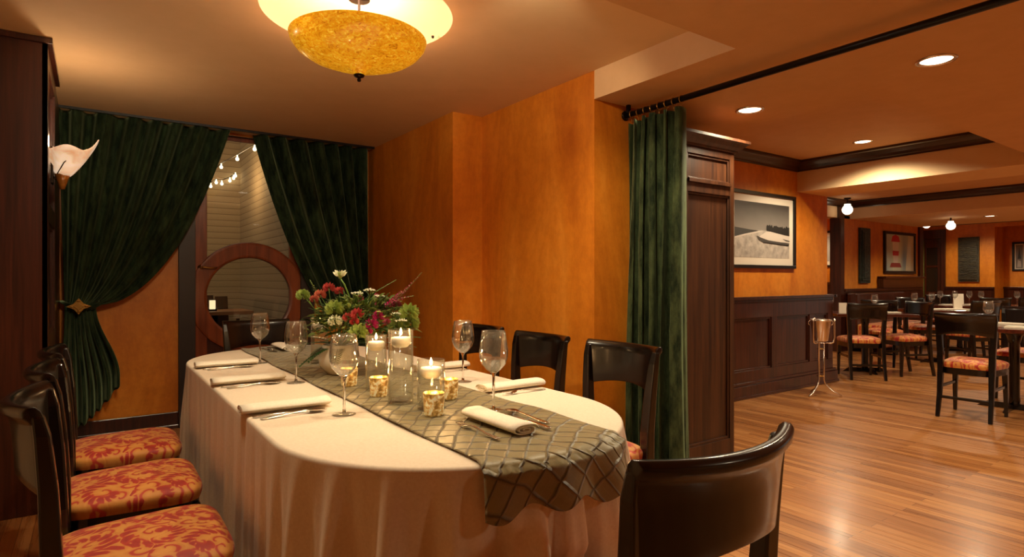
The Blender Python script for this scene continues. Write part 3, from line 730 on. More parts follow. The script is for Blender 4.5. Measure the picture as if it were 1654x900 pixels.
# ------------------------------------------------------------------ long table and cloth
TX, TR, TY0, TY1, TZ = .935, .545, 1.67, 3.43, .765
tb = thing('banquet_table', 'long round-ended banquet table hidden under a cream cloth', 'table', (0, 0, 0))
def outline(t, r):
    """t in 0..1 around the racetrack starting at middle of near end, returns point, normal, arc param"""
    Ls = TY1 - TY0; La = pi*TR; tot = 2*Ls + 2*La; s = (t % 1)*tot
    if s < La/2: a = -pi/2 + s/TR; c = (TX, TY0)
    elif s < La/2 + Ls: q = s - La/2; return (TX + r, TY0 + q, 1, 0, s)
    elif s < La*1.5 + Ls: a = (s - La/2 - Ls)/TR; c = (TX, TY1)
    elif s < La*1.5 + 2*Ls: q = s - La*1.5 - Ls; return (TX - r, TY1 - q, -1, 0, s)
    else: a = pi + (s - La*1.5 - 2*Ls)/TR; c = (TX, TY0)
    return (c[0] + r*cos(a), c[1] + r*sin(a), cos(a), sin(a), s)
m = MB(); m.loft([[outline(i/96, TR-.012)[:2] + (z,) for i in range(96)] for z in (.725, .757)]); m.build('tabletop', M['table_wood'], tb)
for y in (TY0+.1, TY1-.1): MB().lathe([(0, 0), (.28, 0), (.28, .03), (.06, .06), (.05, .7), (.2, .725), (0, .725)], 24, (TX, y, 0)).build('pedestal', M['black_metal'], tb, smooth=True)
NT = 640
Ltot = 2*(TY1-TY0) + 2*pi*TR
def skirt(t, q):
    """q 0 table edge .. 1 floor"""
    x, y, nx, ny, s = outline(t, TR)
    end = 1 if abs(ny) > .02 else .0
    # distance-based fade for end folds
    e = min(1, abs(ny)*1.6)
    ph = s*2*pi/.155
    f = sin(ph + .9*sin(s*5.1)) + .4*sin(ph*2.3 + 1.3 + 2*sin(s*2.3))
    amp = (.006 + .034*e)*min(1, q*2.6)**.9
    off = .012*q + (.045*e)*q + amp*f
    if not e and nx < 0: off -= .0
    z = TZ - .012 - (TZ - .02)*q + 0
    X, Yv = x + nx*off, y + ny*off
    if ny < 0 and z < .55:      # the cloth is pressed in by the tucked chair seat
        sm = lambda q_: max(0, min(1, q_))**2*(3 - 2*max(0, min(1, q_)))
        k = sm((.55 - z)/.07)*sm((.31 - abs(X - .91))/.09); Yv += k*max(0, 1.125 - Yv)
    return (X, Yv, max(z, .006))
def cloth(t, v):
    if v <= .25:
        q = v/.25; r = (TR-.012)*q
        if q < 1e-6: r = .001
        x, y, nx, ny, s = outline(t, TR)
        cxm, cym = TX, (TY0+TY1)/2
        k = (.001 + (1-.001)*q)
        X = cxm + (x - nx*.012 - cxm)*k; Yv = cym + (y - ny*.012 - cym)*k
        return (X, Yv, TZ)
    if v <= .35:
        a = (v-.25)/.10*pi/2; x, y, nx, ny, s = outline(t, TR-.012)
        return (x + nx*.012*sin(a), y + ny*.012*sin(a), TZ - .012 + .012*cos(a))
    return skirt(t, (v-.35)/.65)
o = MB().grid(cloth, NT, 60, wrap=True).build('tablecloth', M['linen'], smooth=True, solid=0)
tag(o, 'cream tablecloth falling in soft folds to the floor over the long table', 'tablecloth')
MB  # runner
RX0, RX1 = .735, 1.195
def runner_pt(s, t):
    x = RX0 + (RX1-RX0)*s
    dx = x - TX
    R_ = TR - .004
    ye = TY0 - sqrt(max(R_*R_ - dx*dx, 0)); yf = TY1 + sqrt(max(R_*R_ - dx*dx, 0)) - .03
    drop = .095 - .03*sin(pi*s)**1 + .055*s + .012*sin(s*21)
    flatlen = yf - ye; rc = .016; tot = flatlen + rc*pi/2 + drop
    # t=0 far, 1 near hem ; more samples near the end
    d = tot*(1-(1-t)**1.35)
    wav = .003*sin(x*37 + d*11) + .002*sin(x*70 - d*19)
    if d <= flatlen - rc: return (x + .004*sin(d*9)*(1 if s > .5 else -1), yf - d, TZ + .007 + wav*.6), (x, d)
    nx, ny = dx/R_, -sqrt(max(1 - (dx/R_)**2, 0))
    d2 = d - (flatlen - rc)
    if d2 < rc*pi/2*1.5:
        a = min(d2/(rc*1.5), pi/2)
        return (x + nx*rc*sin(a)*.9, ye + rc + ny*rc*1.9*sin(a), TZ + .007 - rc*(1-cos(a))), (x, d)
    d3 = d2 - rc*pi/2*1.5
    fold = .018*sin(s*2*pi*2.6 + .8)*min(1, d3*14) + .005
    off = rc*.9 + .010 + .20*d3 + fold*.7
    return (x + nx*off + (s-.5)*.05*d3, ye - .002 + ny*off, TZ + .007 - rc - d3), (x, d)
m = MB(); m.uv = []; NU, NV = 70, 220
vs = []
for j in range(NV+1):
    for i in range(NU+1):
        p, uv = runner_pt(i/NU, j/NV); vs.append(p); m.uv.append(uv)
m.add(vs, [(j*(NU+1)+i, j*(NU+1)+i+1, (j+1)*(NU+1)+i+1, (j+1)*(NU+1)+i) for j in range(NV) for i in range(NU)])
o = m.build('table_runner', M['pintuck'], smooth=True, solid=.003)
tag(o, 'sage green pintucked runner along the middle of the cream tablecloth', 'table runner')

# ------------------------------------------------------------------ tableware
def make_wineglass(name='wine_glass'):
    g = thing(name, 'x', 'glass')
    MB().lathe([(0, 0), (.036, 0), (.037, .0015), (.02, .004), (.006, .007), (0, .007)], 36).build('foot', M['wine_glass'], g, smooth=True)
    MB().lathe([(0, .0072), (.006, .0072), (.0042, .02), (.0038, .06), (.0042, .108), (.008, .118), (.012, .1225), (0, .1235)], 16).build('stem', M['glass'], g, smooth=True)
    out = [(.0125, .1232), (.022, .130), (.038, .148), (.046, .170), (.047, .192), (.043, .225), (.038, .256)]
    inn = [(.0365, .256), (.0415, .225), (.0455, .192), (.0443, .171), (.0362, .1495), (.021, .132), (.009, .1265), (0, .1255)]
    MB().lathe(out + inn, 40).build('bowl', M['wine_glass'], g, smooth=True)
    MB().lathe([(0, .1265), (.009, .1275), (.021, .133), (.0355, .150), (.0425, .166), (.0428, .167), (0, .167)], 32).build('water', M['glass_water'], g, smooth=False)
    return g
ZR = TZ + .0105
wg = make_wineglass(); wgf = [True]
def wine(x, y, z, label, group, s=1.0):
    if wgf[0]: wgf[0] = False; o = wg; o.location = (x, y, z); o['label'] = label; o['group'] = group
    else: o = dup(wg, (x, y, z), 0, label, group)
    o.scale = (s, s, s); return o
GG = 'wine glasses on the long table'
wine(.655, 1.86, TZ+.001, 'clear wine glass on the cream cloth, nearest on the left side', GG)
wine(.69, 2.54, TZ+.001, 'clear wine glass left of the flowers, middle of the left side', GG)
wine(.70, 3.24, TZ+.001, 'clear wine glass on the left side, before the round door window', GG)
wine(1.055, 1.60, ZR, 'clear wine glass behind the rolled napkin at the near end', GG)
wine(1.27, 2.16, TZ+.001, 'clear wine glass on the right side, just right of the candle vases', GG)

def candle_vase(x, y, h, r, label, lit=True, water=.55):
    c = thing('candle_cylinder', label, 'candle vase', (x, y, ZR), 0, 'glass cylinders with floating candles')
    MB().lathe([(0, 0), (r, 0), (r, h), (r-.002, h), (r-.002, .012), (0, .012)], 40).build('cylinder', M['thin_glass'], c, smooth=False)
    for p in c.children[0].data.polygons: p.use_smooth = abs(p.normal.z) < .5
    zc = h - .055
    MB().lathe([(0, .0125), (r-.0025, .0125), (r-.0025, zc+.008), (0, zc+.008)], 40).build('water', M['thin_water'], c, smooth=False)
    k = MB().lathe([(0, zc-.006), (r*.5, zc-.006), (r*.78, zc+.006), (r*.82, zc+.02), (r*.74, zc+.028), (r*.3, zc+.03), (0, zc+.028)], 28).build('floating_candle', M['wax'], c, smooth=True)
    MB().lathe([(0, zc+.034), (.004, zc+.037), (.0055, zc+.043), (.004, zc+.052), (0, zc+.062)], 12).build('flame', M['flame'], k, smooth=True)
    MB().tube([(0, 0, zc+.027), (0, 0, zc+.04)], .001, 5).build('wick', M['black'], k)
    lamp('candle_glow', 'POINT', (0, 0, zc+.075), .9, c, (1, .6, .25), .01)
candle_vase(.863, 1.887, .25, .043, 'tallest glass cylinder with a floating candle, in front of the flowers')
candle_vase(.887, 2.163, .21, .040, 'medium glass cylinder with floating candle, behind left of the tallest one')
candle_vase(.905, 1.745, .16, .045, 'shortest glass cylinder with floating candle, behind the nearest gold votive')
candle_vase(.93, 3.0, .23, .042, 'glass cylinder candle vase standing behind the flowers on the left')
def votive(x, y, label):
    c = thing('votive_holder', label, 'votive', (x, y, ZR), 0, 'gold mercury glass votives')
    MB().lathe([(0, 0), (.028, 0), (.030, .004), (.034, .068), (.032, .07), (.029, .066), (.026, .008), (0, .008)], 32).build('cup', M['mercury'], c, smooth=True)
    k = MB().lathe([(0, .008), (.022, .008), (.022, .03), (0, .03)], 20).build('tea_light', M['wax'], c, smooth=False)
    MB().lathe([(0, .034), (.004, .038), (.005, .045), (0, .062)], 10).build('flame', M['flame'], k, smooth=True)
    lamp('votive_glow', 'POINT', (0, 0, .085), .5, c, (1, .55, .2), .012)
votive(.868, 1.655, 'gold mercury glass votive nearest the camera'); votive(1.03, 1.85, 'gold mercury glass votive right of the shortest cylinder')
votive(.842, 2.03, 'gold mercury glass votive left of the tallest cylinder'); votive(.83, 2.30, 'gold mercury glass votive farthest back, seen through the near wine glass')

def make_napkin(length=.28):
    # flattened roll of cloth, long axis local Y
    n = 90; turns = 2.6; path = []
    for i in range(n+1):
        a = i/n; th = turns*2*pi*a; r = 1 - .86*a
        w = .043*r; h = .0145*r
        path.append((w*math.copysign(abs(cos(th))**.8, cos(th)), .0155 + h*math.copysign(abs(sin(th))**.9, sin(th))))
    m = MB(); th_ = .0013
    ins = []; 
    for i in range(n+1):
        p = Vector(path[max(i-1, 0)]); q = Vector(path[min(i+1, n)]); t = (q-p); t.normalize(); nn = Vector((-t.y, t.x))
        c = Vector(path[i]); ins.append((c + nn*th_, c - nn*th_))
    sec = [tuple(a) for a, b in ins] + [tuple(b) for a, b in reversed(ins)]
    loops = []
    for j in range(9):
        v = j/8; y = (v-.5)*length
        k = 1 + .02*sin(v*9); dz = .001*sin(v*7)
        loops.append([(x*k, y + .004*x/.043*0 , z + dz*(z/.03)) for x, z in sec])
    m.loft(loops, caps=False)
    nn = len(sec); h = n+1
    for base, flip in ((0, 0), (8*nn, 1)):
        for i in range(n):
            f = (base+i, base+i+1, base+nn-2-i, base+nn-1-i); m.f.append(f if flip else f[::-1]); m.mi.append(0)
    return m.build('napkin', M['napkin'], smooth=True)
nap0 = make_napkin(); napf = [True]
def napkin(x, y, z, deg, label, group='rolled napkins on the long table', sc_=(1, 1, 1)):
    if napf[0]: napf[0] = False; o = nap0
    else: o = nap0.copy(); COL.objects.link(o)
    o.location = (x, y, z); o.rotation_euler = (0, 0, RAD(deg)); o.scale = sc_; tag(o, label, 'napkin', group); return o

def flat_loft(secs):
    """secs: (y, halfwidth, z, thick, cup)"""
    loops = []
    for y, w, z, th, cup in secs:
        loops.append([(-w, y, z + cup), (-w*.5, y, z + cup*.25), (0, y, z), (w*.5, y, z + cup*.25), (w, y, z + cup), (w*.9, y, z + cup + th), (w*.45, y, z + cup*.25 + th), (0, y, z + th), (-w*.45, y, z + cup*.25 + th), (-w*.9, y, z + cup + th)])
    return loops
def make_spoon():
    s = MB().loft(flat_loft([(-.1, .007, .001, .002, 0), (-.09, .0085, .0008, .0022, 0), (-.05, .005, .002, .0028, 0), (0, .003, .006, .003, 0), (.035, .0028, .009, .003, 0), (.045, .006, .008, .0016, .002), (.055, .0135, .0045, .0012, .006), (.07, .0185, .0015, .0012, .0085), (.085, .0175, .0012, .0012, .008), (.097, .011, .003, .0012, .005), (.103, .003, .006, .001, .001)]))
    return s.build('spoon', M['silver'], smooth=True)
def make_knife():
    s = MB().loft(flat_loft([(-.115, .006, .001, .004, 0), (-.105, .008, .0008, .005, 0), (-.05, .006, .0008, .006, 0), (-.01, .005, .001, .005, 0), (0, .0065, .001, .002, 0), (.02, .009, .001, .0014, 0), (.08, .0095, .001, .0012, 0), (.105, .006, .001, .001, 0), (.115, .0015, .001, .0008, 0)]))
    return s.build('knife', M['silver'], smooth=True)
def make_fork():
    s = MB().loft(flat_loft([(-.1, .007, .001, .002, 0), (-.09, .0085, .0008, .0022, 0), (-.04, .0045, .003, .0028, 0), (.01, .003, .009, .003, 0), (.03, .0035, .010, .0025, 0), (.042, .009, .007, .0018, .002), (.055, .0118, .0035, .0016, .002), (.06, .0118, .003, .0016, .0015)]))
    for k in range(4):
        x = -.0095 + k*.00633
        s.loft([[(x-.0017, y, z), (x+.0017, y, z), (x+.0012, y, z+.0016), (x-.0012, y, z+.0016)] for y, z in ((.056, .0035), (.07, .003), (.085, .005), (.098, .0085))])
    return s.build('fork', M['silver'], smooth=True)
cut0 = {'spoon': [make_spoon(), True], 'knife': [make_knife(), True], 'fork': [make_fork(), True]}
def cutlery(kind, x, y, z, deg, label, group=None):
    r = cut0[kind]
    if r[1]: r[1] = False; o = r[0]
    else: o = r[0].copy(); COL.objects.link(o)
    o.location = (x, y, z); o.rotation_euler = (0, 0, RAD(deg)); tag(o, label, kind, group or (kind + 's on the long table' if kind != 'knife' else 'knives on the long table')); return o
zt = TZ + .001
def setting(x, y, deg, where, z=zt, fork=(-.085, 0), kn=(.068, 0), sp=(.098, 0), spz=0):
    """place laid for a diner looking along heading deg (0=+Y)"""
    a = RAD(deg); R = lambda u, v: (x + u*cos(a) - v*sin(a), y + u*sin(a) + v*cos(a))
    napkin(x, y, z, deg, 'white rolled napkin ' + where)
    cutlery('fork', *R(*fork), z, deg+2, 'silver fork beside the napkin ' + where)
    cutlery('knife', *R(*kn), z, deg-1, 'silver knife beside the napkin ' + where)
    cutlery('spoon', *R(*sp), z, deg+3, 'silver spoon beside the napkin ' + where)
setting(.52, 2.04, -90, 'on the left side nearest the camera')
setting(.53, 2.66, -90, 'in the middle of the left side')
setting(.54, 3.22, -90, 'on the left side nearest the door')
setting(.955, 1.43, 0, 'on the runner at the near end', ZR, sp=(.128, 0.03), kn=(.096, -.01), fork=(-.085, -.03))
setting(1.345, 1.91, 90, 'on the right side, nearest the camera')
setting(1.36, 2.52, 90, 'on the right side, beyond the right wine glass')
setting(.94, 3.72, 180, 'at the far end of the long table', ZR)

# ------------------------------------------------------------------ flowers
VX, VY = .90, 2.62
v = MB().lathe([(0, 0), (.05, 0), (.055, .004), (.085, .04), (.09, .075), (.078, .11), (.07, .13), (.066, .13), (.073, .11), (.085, .075), (.08, .042), (.05, .008), (0, .008)], 40).build('flower_vase', M['ceramic'], smooth=True, loc=(VX, VY, ZR))
tag(v, 'low white bowl vase holding the mixed flowers on the runner', 'vase')
bq = thing('flower_bouquet', 'loose bouquet of red, magenta and white flowers with ferns in low vase', 'flowers', (VX, VY, ZR))
D0 = VX*.576 + VY*.817
Rv = Vector((.817, -.576, 0)); Fv = Vector((.576, .817, 0))
def bl_(px, py, f=0):
    """bouquet-local point: across, up and depth offsets"""
    u = (px-827)/960; d = D0 + f
    p = Fv*d + Rv*(u*d); return Vector((p.x - VX, p.y - VY, 1.2 + (450-py)/960*d - ZR))
def green(name, c1, c2, rough=.5): return noisy(name, c1, c2, (25, 25, 25), rough=rough, bs=0)
M['leaf'] = green('leaf_green', srgb(56, 74, 28), srgb(112, 126, 56)); M['leaf2'] = green('pale_leaf', srgb(112, 136, 52), srgb(156, 170, 84)); M['fern'] = green('fern_green', srgb(22, 60, 24), srgb(60, 100, 44))
M['red'] = green('red_petal', srgb(150, 38, 42), srgb(206, 84, 76)); M['salmon'] = green('salmon_petal', srgb(166, 70, 52), srgb(200, 110, 84)); M['magenta'] = green('magenta_petal', srgb(150, 24, 84), srgb(206, 50, 124))
M['mauve'] = green('mauve_petal', srgb(140, 48, 70), srgb(184, 84, 104)); M['white_petal'] = green('white_petal', srgb(226, 226, 190), srgb(246, 242, 220)); M['stem'] = flat('stem_green', srgb(96, 124, 50), .5)
def leaf(mb, p, d, L_, w, droop=.3, nrm=None):
    d = d.normalized(); side = d.cross(nrm or Vector((random.uniform(-.4, .4), random.uniform(-.4, .4), 1))).normalized(); up = side.cross(d)
    vs = []; 
    for t, ww, dr in ((0, .08, 0), (.25, .75, .02), (.55, 1, .12), (.8, .6, .26), (1, .05, .45)):
        c = p + d*L_*t - Vector((0, 0, 1))*L_*dr*droop
        vs += [c - side*w*ww*.5 + up*w*.12*ww, c - up*0, c + side*w*ww*.5 + up*w*.12*ww]
    fs = []
    for i in range(4):
        a = i*3; fs += [(a, a+1, a+4, a+3), (a+1, a+2, a+5, a+4)]
    mb.add(vs, fs)
root = Vector((0, 0, .12))
cen = bl_(583, 525)
rnd = random.Random(3)
mats3 = [('foliage', 'leaf', 520, .038, .020), ('pale_foliage', 'leaf2', 140, .034, .022), ('foliage', 'fern', 160, .05, .013)]
for nm, mt, cnt, l_, w_ in mats3:
    mb = MB()
    for i in range(cnt):
        th = rnd.uniform(0, 2*pi); ph = rnd.uniform(-.35, 1.25); rr = rnd.uniform(.35, 1.0)**.6
        a = Vector((cos(th)*cos(ph), sin(th)*cos(ph), sin(ph)))
        off = Rv*(a.dot(Rv)*.235*rr) + Fv*(a.dot(Fv)*.15*rr) + Vector((0, 0, a.z*.13*rr))
        p = cen + off
        if p.z < .13 and (p - Vector((0, 0, p.z))).length < .10: p.z = .14
        if p.z < .03: continue
        dd = (off.normalized() + Vector((rnd.uniform(-.6, .6), rnd.uniform(-.6, .6), rnd.uniform(-.3, .7)))).normalized()
        leaf(mb, p, dd, l_*rnd.uniform(.7, 1.3), w_*rnd.uniform(.7, 1.3), .5)
    mb.build(nm, M[mt], bq, smooth=True, solid=.0006)
# ferns drooping at lower left, sprays
def fern(px, py, f, n=16, lift=.04, w=.05):
    tip = bl_(px, py, f); tip.z = max(tip.z, .02); mid = (root + tip)/2 + Vector((0, 0, lift)); mb = MB(); pts = []
    for i in range(n+1):
        t = i/n; pts.append(root*(1-t)**2 + mid*2*t*(1-t) + tip*t*t)
    mb.tube(pts, .0013, 5)
    for i in range(3, n+1):
        d = (pts[i]-pts[i-1]).normalized(); s_ = d.cross(Vector((0, 0, 1))).normalized(); k = w*(1-.65*(i/n))
        for sg in (-1, 1): leaf(mb, pts[i], (s_*sg + d*.7), k, .011, .15, Vector((0, 0, 1)))
    mb.build('fern_frond', M['fern'], bq, smooth=True)
for a in ((486, 590, -.05), (498, 583, -.12), (483, 560, 0), (505, 572, .06), (676, 545, -.05), (668, 560, .1), (540, 592, -.2), (620, 560, -.15), (476, 545, .1)): fern(*a)
def stem_to(p, par, r=.0018, bow=.02):
    mid = (root + p)/2 + Vector((rnd.uniform(-bow, bow), rnd.uniform(-bow, bow), bow)); pts = []
    for i in range(9):
        t = i/8; pts.append(root*(1-t)**2 + mid*2*t*(1-t) + p*t*t)
    MB().tube(pts, r, 6).build('stem', M['stem'], par, smooth=True)
def puff(px, py, f, r, mt, name='flower', n=60, pet=.012):
    p = bl_(px, py, f); e = bpy.data.objects.new(name, None); 
    mb = MB()
    for i in range(n):
        z = 1 - 2*(i+.5)/n; a = i*2.39996; q = sqrt(max(1-z*z, 0)); d = Vector((q*cos(a), q*sin(a), z*.8))
        if d.z < -.5: continue
        leaf(mb, p + d*r*.35, d, r*.75, pet, -.2, Vector((-sin(a), cos(a), .3)))
    o = mb.build(name, M[mt], bq, smooth=True)
    stem_to(p, o); return o
for a in ((531, 466, 0, .027, 'red'), (548, 471, .04, .022, 'red'), (517, 477, -.02, .026, 'salmon'), (507, 484, .05, .02, 'salmon'),
          (562, 514, -.12, .024, 'red'), (577, 508, -.13, .028, 'red'), (572, 520, -.14, .02, 'red'), (600, 525, -.12, .03, 'magenta'), (611, 511, -.1, .026, 'magenta'), (594, 535, -.13, .02, 'magenta'),
          (612, 492, 0, .022, 'mauve'), (640, 492, .02, .022, 'mauve'), (580, 484, 0, .02, 'mauve'), (606, 480, .04, .018, 'mauve'), (541, 520, -.13, .03, 'white_petal'), (624, 521, -.08, .018, 'mauve')): puff(*a)
for a in ((660, 506, -.04, .045, 'leaf2'), (663, 522, 0, .04, 'leaf2'), (579, 538, -.15, .04, 'leaf2'), (489, 478, 0, .03, 'leaf2'), (540, 500, -.1, .04, 'leaf2'), (640, 530, -.08, .04, 'leaf')): puff(*a, 'green_head', 50, .022)
# tall white flower
p = bl_(549, 440, -.02); mb = MB()
for i in range(16):
    a = i*2.4; d = Vector((cos(a), sin(a), .9 if i < 8 else .45)); leaf(mb, p - Vector((0, 0, .018)), d, .034, .016, -.4, Vector((-sin(a), cos(a), .2)))
o = mb.build('white_flower', M['white_petal'], bq, smooth=True)
MB().lathe([(0, -.03), (.006, -.026), (.014, -.012), (.016, .0), (0, .002)], 14, tuple(p)).build('calyx', M['leaf2'], o, smooth=True)
q = bl_(566, 484, 0); MB().tube([tuple(p - Vector((0, 0, .025))), tuple((p*.6+q*.4)+Vector((0, 0, -.005))), tuple(q), tuple(root)], [.0035, .004, .0035, .003], 8).build('stem', M['stem'], o, smooth=True)
# lace umbels
def umbel(px, py, f, r=.028):
    p = bl_(px, py, f); base = p - Vector((0, 0, .03)); mb = MB()
    for i in range(26):
        a = i*2.4; k = sqrt((i+.5)/26)*r; c = p + Vector((k*cos(a), k*sin(a), -.25*k*k/r + rnd.uniform(-.002, .002)))
        mb.lathe([(0, -.003), (.0035, -.001), (.0035, .002), (0, .0035)], 6, tuple(c))
    o = mb.build('lace_flower', M['white_petal'], bq, smooth=True)
    mb = MB()
    for i in range(0, 26, 2):
        a = i*2.4; k = sqrt((i+.5)/26)*r; mb.tube([tuple(base), (p.x + k*cos(a), p.y + k*sin(a), p.z - .004)], .0006, 4)
    mb.build('umbel_ribs', M['stem'], o); stem_to(base, o)
for a in ((577, 472, 0), (597, 467, .03), (612, 477, .02), (640, 505, -.05), (648, 516, -.08)): umbel(*a)
# spikes
def spike(p0, p1, mt, n=34, w=.016):
    a = bl_(*p0); b = bl_(*p1); mb = MB(); d = (b-a).normalized(); s1 = d.cross(Vector((0, 0, 1))).normalized(); s2 = s1.cross(d)
    for i in range(n):
        t = i/n; th = i*2.4; r_ = w*(1-.75*t); dirn = (s1*cos(th) + s2*sin(th) + d*.5); leaf(mb, a + (b-a)*t, dirn, r_*1.2, .009*(1-.5*t), .1)
    o = mb.build('flower_spike', M[mt], bq, smooth=True); MB().tube([tuple(root), tuple(a), tuple(b)], .0015, 5).build('stem', M['stem'], o)
spike((626, 492, 0), (660, 464, -.02), 'mauve', 60, .02); spike((650, 476, .0), (681, 440, -.02), 'mauve', 40, .012); spike((620, 500, -.05), (648, 470, -.06), 'magenta', 44, .018); spike((636, 484, .05), (668, 478, .05), 'magenta', 26, .013); spike((600, 475, .05), (640, 452, .08), 'stem', 22, .006)
spike((510, 470, .05), (500, 452, .06), 'leaf', 18, .012); spike((500, 488, 0), (478, 470, 0), 'leaf', 18, .02)

# ------------------------------------------------------------------ wine bucket on stand
b = thing('wine_bucket_stand', 'polished metal wine bucket on a slender tripod stand by the wainscot', 'wine bucket', (6.1, 3.16, 0))
MB().lathe([(0, .56), (.065, .56), (.07, .565), (.095, .76), (.1, .775), (.104, .775), (.104, .782), (.096, .782), (.066, .572), (0, .572)], 40).build('bucket', M['steel'], b, smooth=True)
m = MB()
m.tube([(.105*cos(2*pi*i/32), .105*sin(2*pi*i/32), .772) for i in range(32)], .004, 6, closed=True)
m.tube([(.075*cos(2*pi*i/32), .075*sin(2*pi*i/32), .545) for i in range(32)], .004, 6, closed=True)
m.build('ring', M['steel'], b, smooth=True)
m = MB()
for z in (.2, .48): m.tube([(.03*cos(2*pi*i/24), .03*sin(2*pi*i/24), z) for i in range(24)], .005, 6, closed=True)
m.build('collar', M['brass'], b, smooth=True)
for k in range(3):
    a = RAD(55 + 120*k)
    pr = [(.125, .79), (.125, .76), (.125, .6), (.115, .55), (.09, .54), (.03, .54), (.03, .3), (.03, .16), (.05, .11), (.11, .05), (.19, .009)]
    MB().tube([(r*cos(a), r*sin(a), z) for r, z in pr], .009, 8).build('leg', M['steel'], b, smooth=True)
for k in (0, 1):
    a = RAD(-35 + 180*k)
    MB().tube([((.108+.02*sin(pi*i/10))*cos(a), (.108+.02*sin(pi*i/10))*sin(a) , .72 + .05*i/10) for i in range(11)], .005, 6).build('handle', M['steel'], b, smooth=True)

# ------------------------------------------------------------------ pictures
gs = lambda v: srgb(v, int(v*.95), int(v*.9))
def picture(name, label, wall, a0, a1, z0, z1, fw, fd, mat_w, content, matmat=None):
    """wall ('y', Y) faces -Y ; ('x', X) faces -X"""
    ax, w = wall; o = thing(name, label, 'picture')
    def B(mb, a, b_, c, d, t0, t1):
        if ax == 'y': mb.box(a, b_, w - t1, w - t0, c, d)
        else: mb.box(w - t1, w - t0, a, b_, c, d)
    m = MB(); B(m, a0, a1, z0, z0+fw, 0, fd); B(m, a0, a1, z1-fw, z1, 0, fd); B(m, a0, a0+fw, z0+fw, z1-fw, 0, fd); B(m, a1-fw, a1, z0+fw, z1-fw, 0, fd)
    m.build('frame', M['black'], o, bevel=.003)
    if mat_w: m = MB(); B(m, a0+fw, a1-fw, z0+fw, z1-fw, 0, fd*.4); m.build('mat_board', matmat or flat('mat_board', srgb(226, 216, 200), .8), o)
    i0, i1, j0, j1 = a0+fw+mat_w, a1-fw-mat_w, z0+fw+mat_w, z1-fw-mat_w
    m = MB(); mats = []; 
    for k, (col, poly) in enumerate(content):
        mats.append(col if not isinstance(col, tuple) else flat('print_ink', col, .6)); m.cur = k
        t = fd*.4 + .001 + k*.0006
        pts = []
        for u, v in poly:
            a = i0 + (i1-i0)*u if ax == 'y' else i1 - (i1-i0)*u
            zz = j0 + (j1-j0)*v; pts.append((a, w - t, zz) if ax == 'y' else (w - t, a, zz))
        m.add(pts, [tuple(range(len(pts)))])
    m.build('print', mats, o)
    return o
rect = [(0, 0), (1, 0), (1, 1), (0, 1)]
def photo_sky():
    m, nt, b_ = new_mat('printed_sky'); setp(b_, Roughness=.5); v = coords(nt, 'Generated'); sp = N(nt, 'ShaderNodeSeparateXYZ'); L(nt, v, sp.inputs[0])
    n_ = N(nt, 'ShaderNodeTexNoise', i_Scale=6.0, i_Detail=4.0); L(nt, v, n_.inputs['Vector'])
    f = math_(nt, 'ADD', sp.outputs[2], math_(nt, 'MULTIPLY', n_.outputs[0], .1))
    r = ramp(nt, [(.5, gs(140)), (1.05, gs(66))], f); L(nt, r.outputs[0], b_.inputs['Base Color']); return m
sand = noisy('printed_sand', gs(150), gs(196), (14, 14, 14), bs=0)
rr = random.Random(5)
trees = [(.56, .5)] + [(.56 + .44*i/22, .56 + .04*rr.random() + (.025 if i % 2 else 0)) for i in range(23)] + [(1, .43), (.75, .46)]
picture('beach_photograph', 'large framed black and white photograph of a boat on a beach', ('y', 3.57), 5.1, 6.31, 1.305, 2.095, .035, .035, .075, [
    (photo_sky(), rect), (sand, [(0, 0), (1, 0), (1, .5), (.4, .5), (0, .33)]), (gs(60), [(0, .35), (0, .53), (.28, .5), (.5, .485), (.2, .42)]), (gs(205), [(0, .33), (.2, .4), (.5, .487), (.42, .487), (.18, .42), (0, .36)]),
    (gs(34), trees), (gs(206), [(.42, .38), (.55, .48), (.62, .49), (1, .42), (1, .3), (.6, .31)]), (gs(70), [(.38, .40), (.42, .32), (.5, .275), (.98, .235), (1, .29), (.6, .325), (.45, .37)]), (gs(30), [(.5, .275), (.98, .235), (.99, .255), (.52, .29)]), (gs(90), [(.86, .37), (1, .34), (1, .32), (.92, .33)])])
picture('portrait_photograph', 'small framed grey photograph in the niche behind the hall wall', ('x', 11.6), 5.72, 6.4, 1.42, 2.12, .04, .03, .07, [
    (gs(168), rect), (gs(110), [(.3, .2), (.7, .2), (.72, .7), (.5, .85), (.3, .7)]), (gs(80), [(.35, .5), (.6, .5), (.6, .75), (.4, .8)])])
sky2 = noisy('printed_blue_sky', srgb(124, 142, 154), srgb(200, 198, 170), (1.6, 1, .8), 2, bs=0)
picture('lighthouse_painting', 'framed painting of a red and white lighthouse on the far wall', ('y', 4.9), 11.62, 12.92, 1.29, 2.06, .05, .04, 0, [
    (sky2, rect), (srgb(200, 190, 160), [(.7, 0), (1, 0), (1, 1), (.8, 1)]), (srgb(196, 40, 44), [(.2, .8), (.5, .8), (.46, .95), (.35, 1), (.24, .95)]), (srgb(226, 216, 204), [(.26, .5), (.44, .5), (.46, .8), (.24, .8)]), (srgb(190, 44, 48), [(.25, .42), (.45, .42), (.46, .55), (.24, .55)]), (srgb(220, 208, 196), [(.28, .2), (.42, .2), (.44, .42), (.26, .42)]), (srgb(150, 60, 50), [(.15, .1), (.55, .1), (.5, .22), (.2, .22)])])
picture('narrow_photograph', 'small narrow framed print on the recessed far wall', ('x', 16.2), 4.02, 4.26, 1.36, 1.98, .04, .03, .02, [(gs(120), rect), (gs(180), [(.2, .05), (.8, .05), (.7, .3), (.3, .35)]), (gs(60), [(.25, .4), (.75, .4), (.5, .9)])])
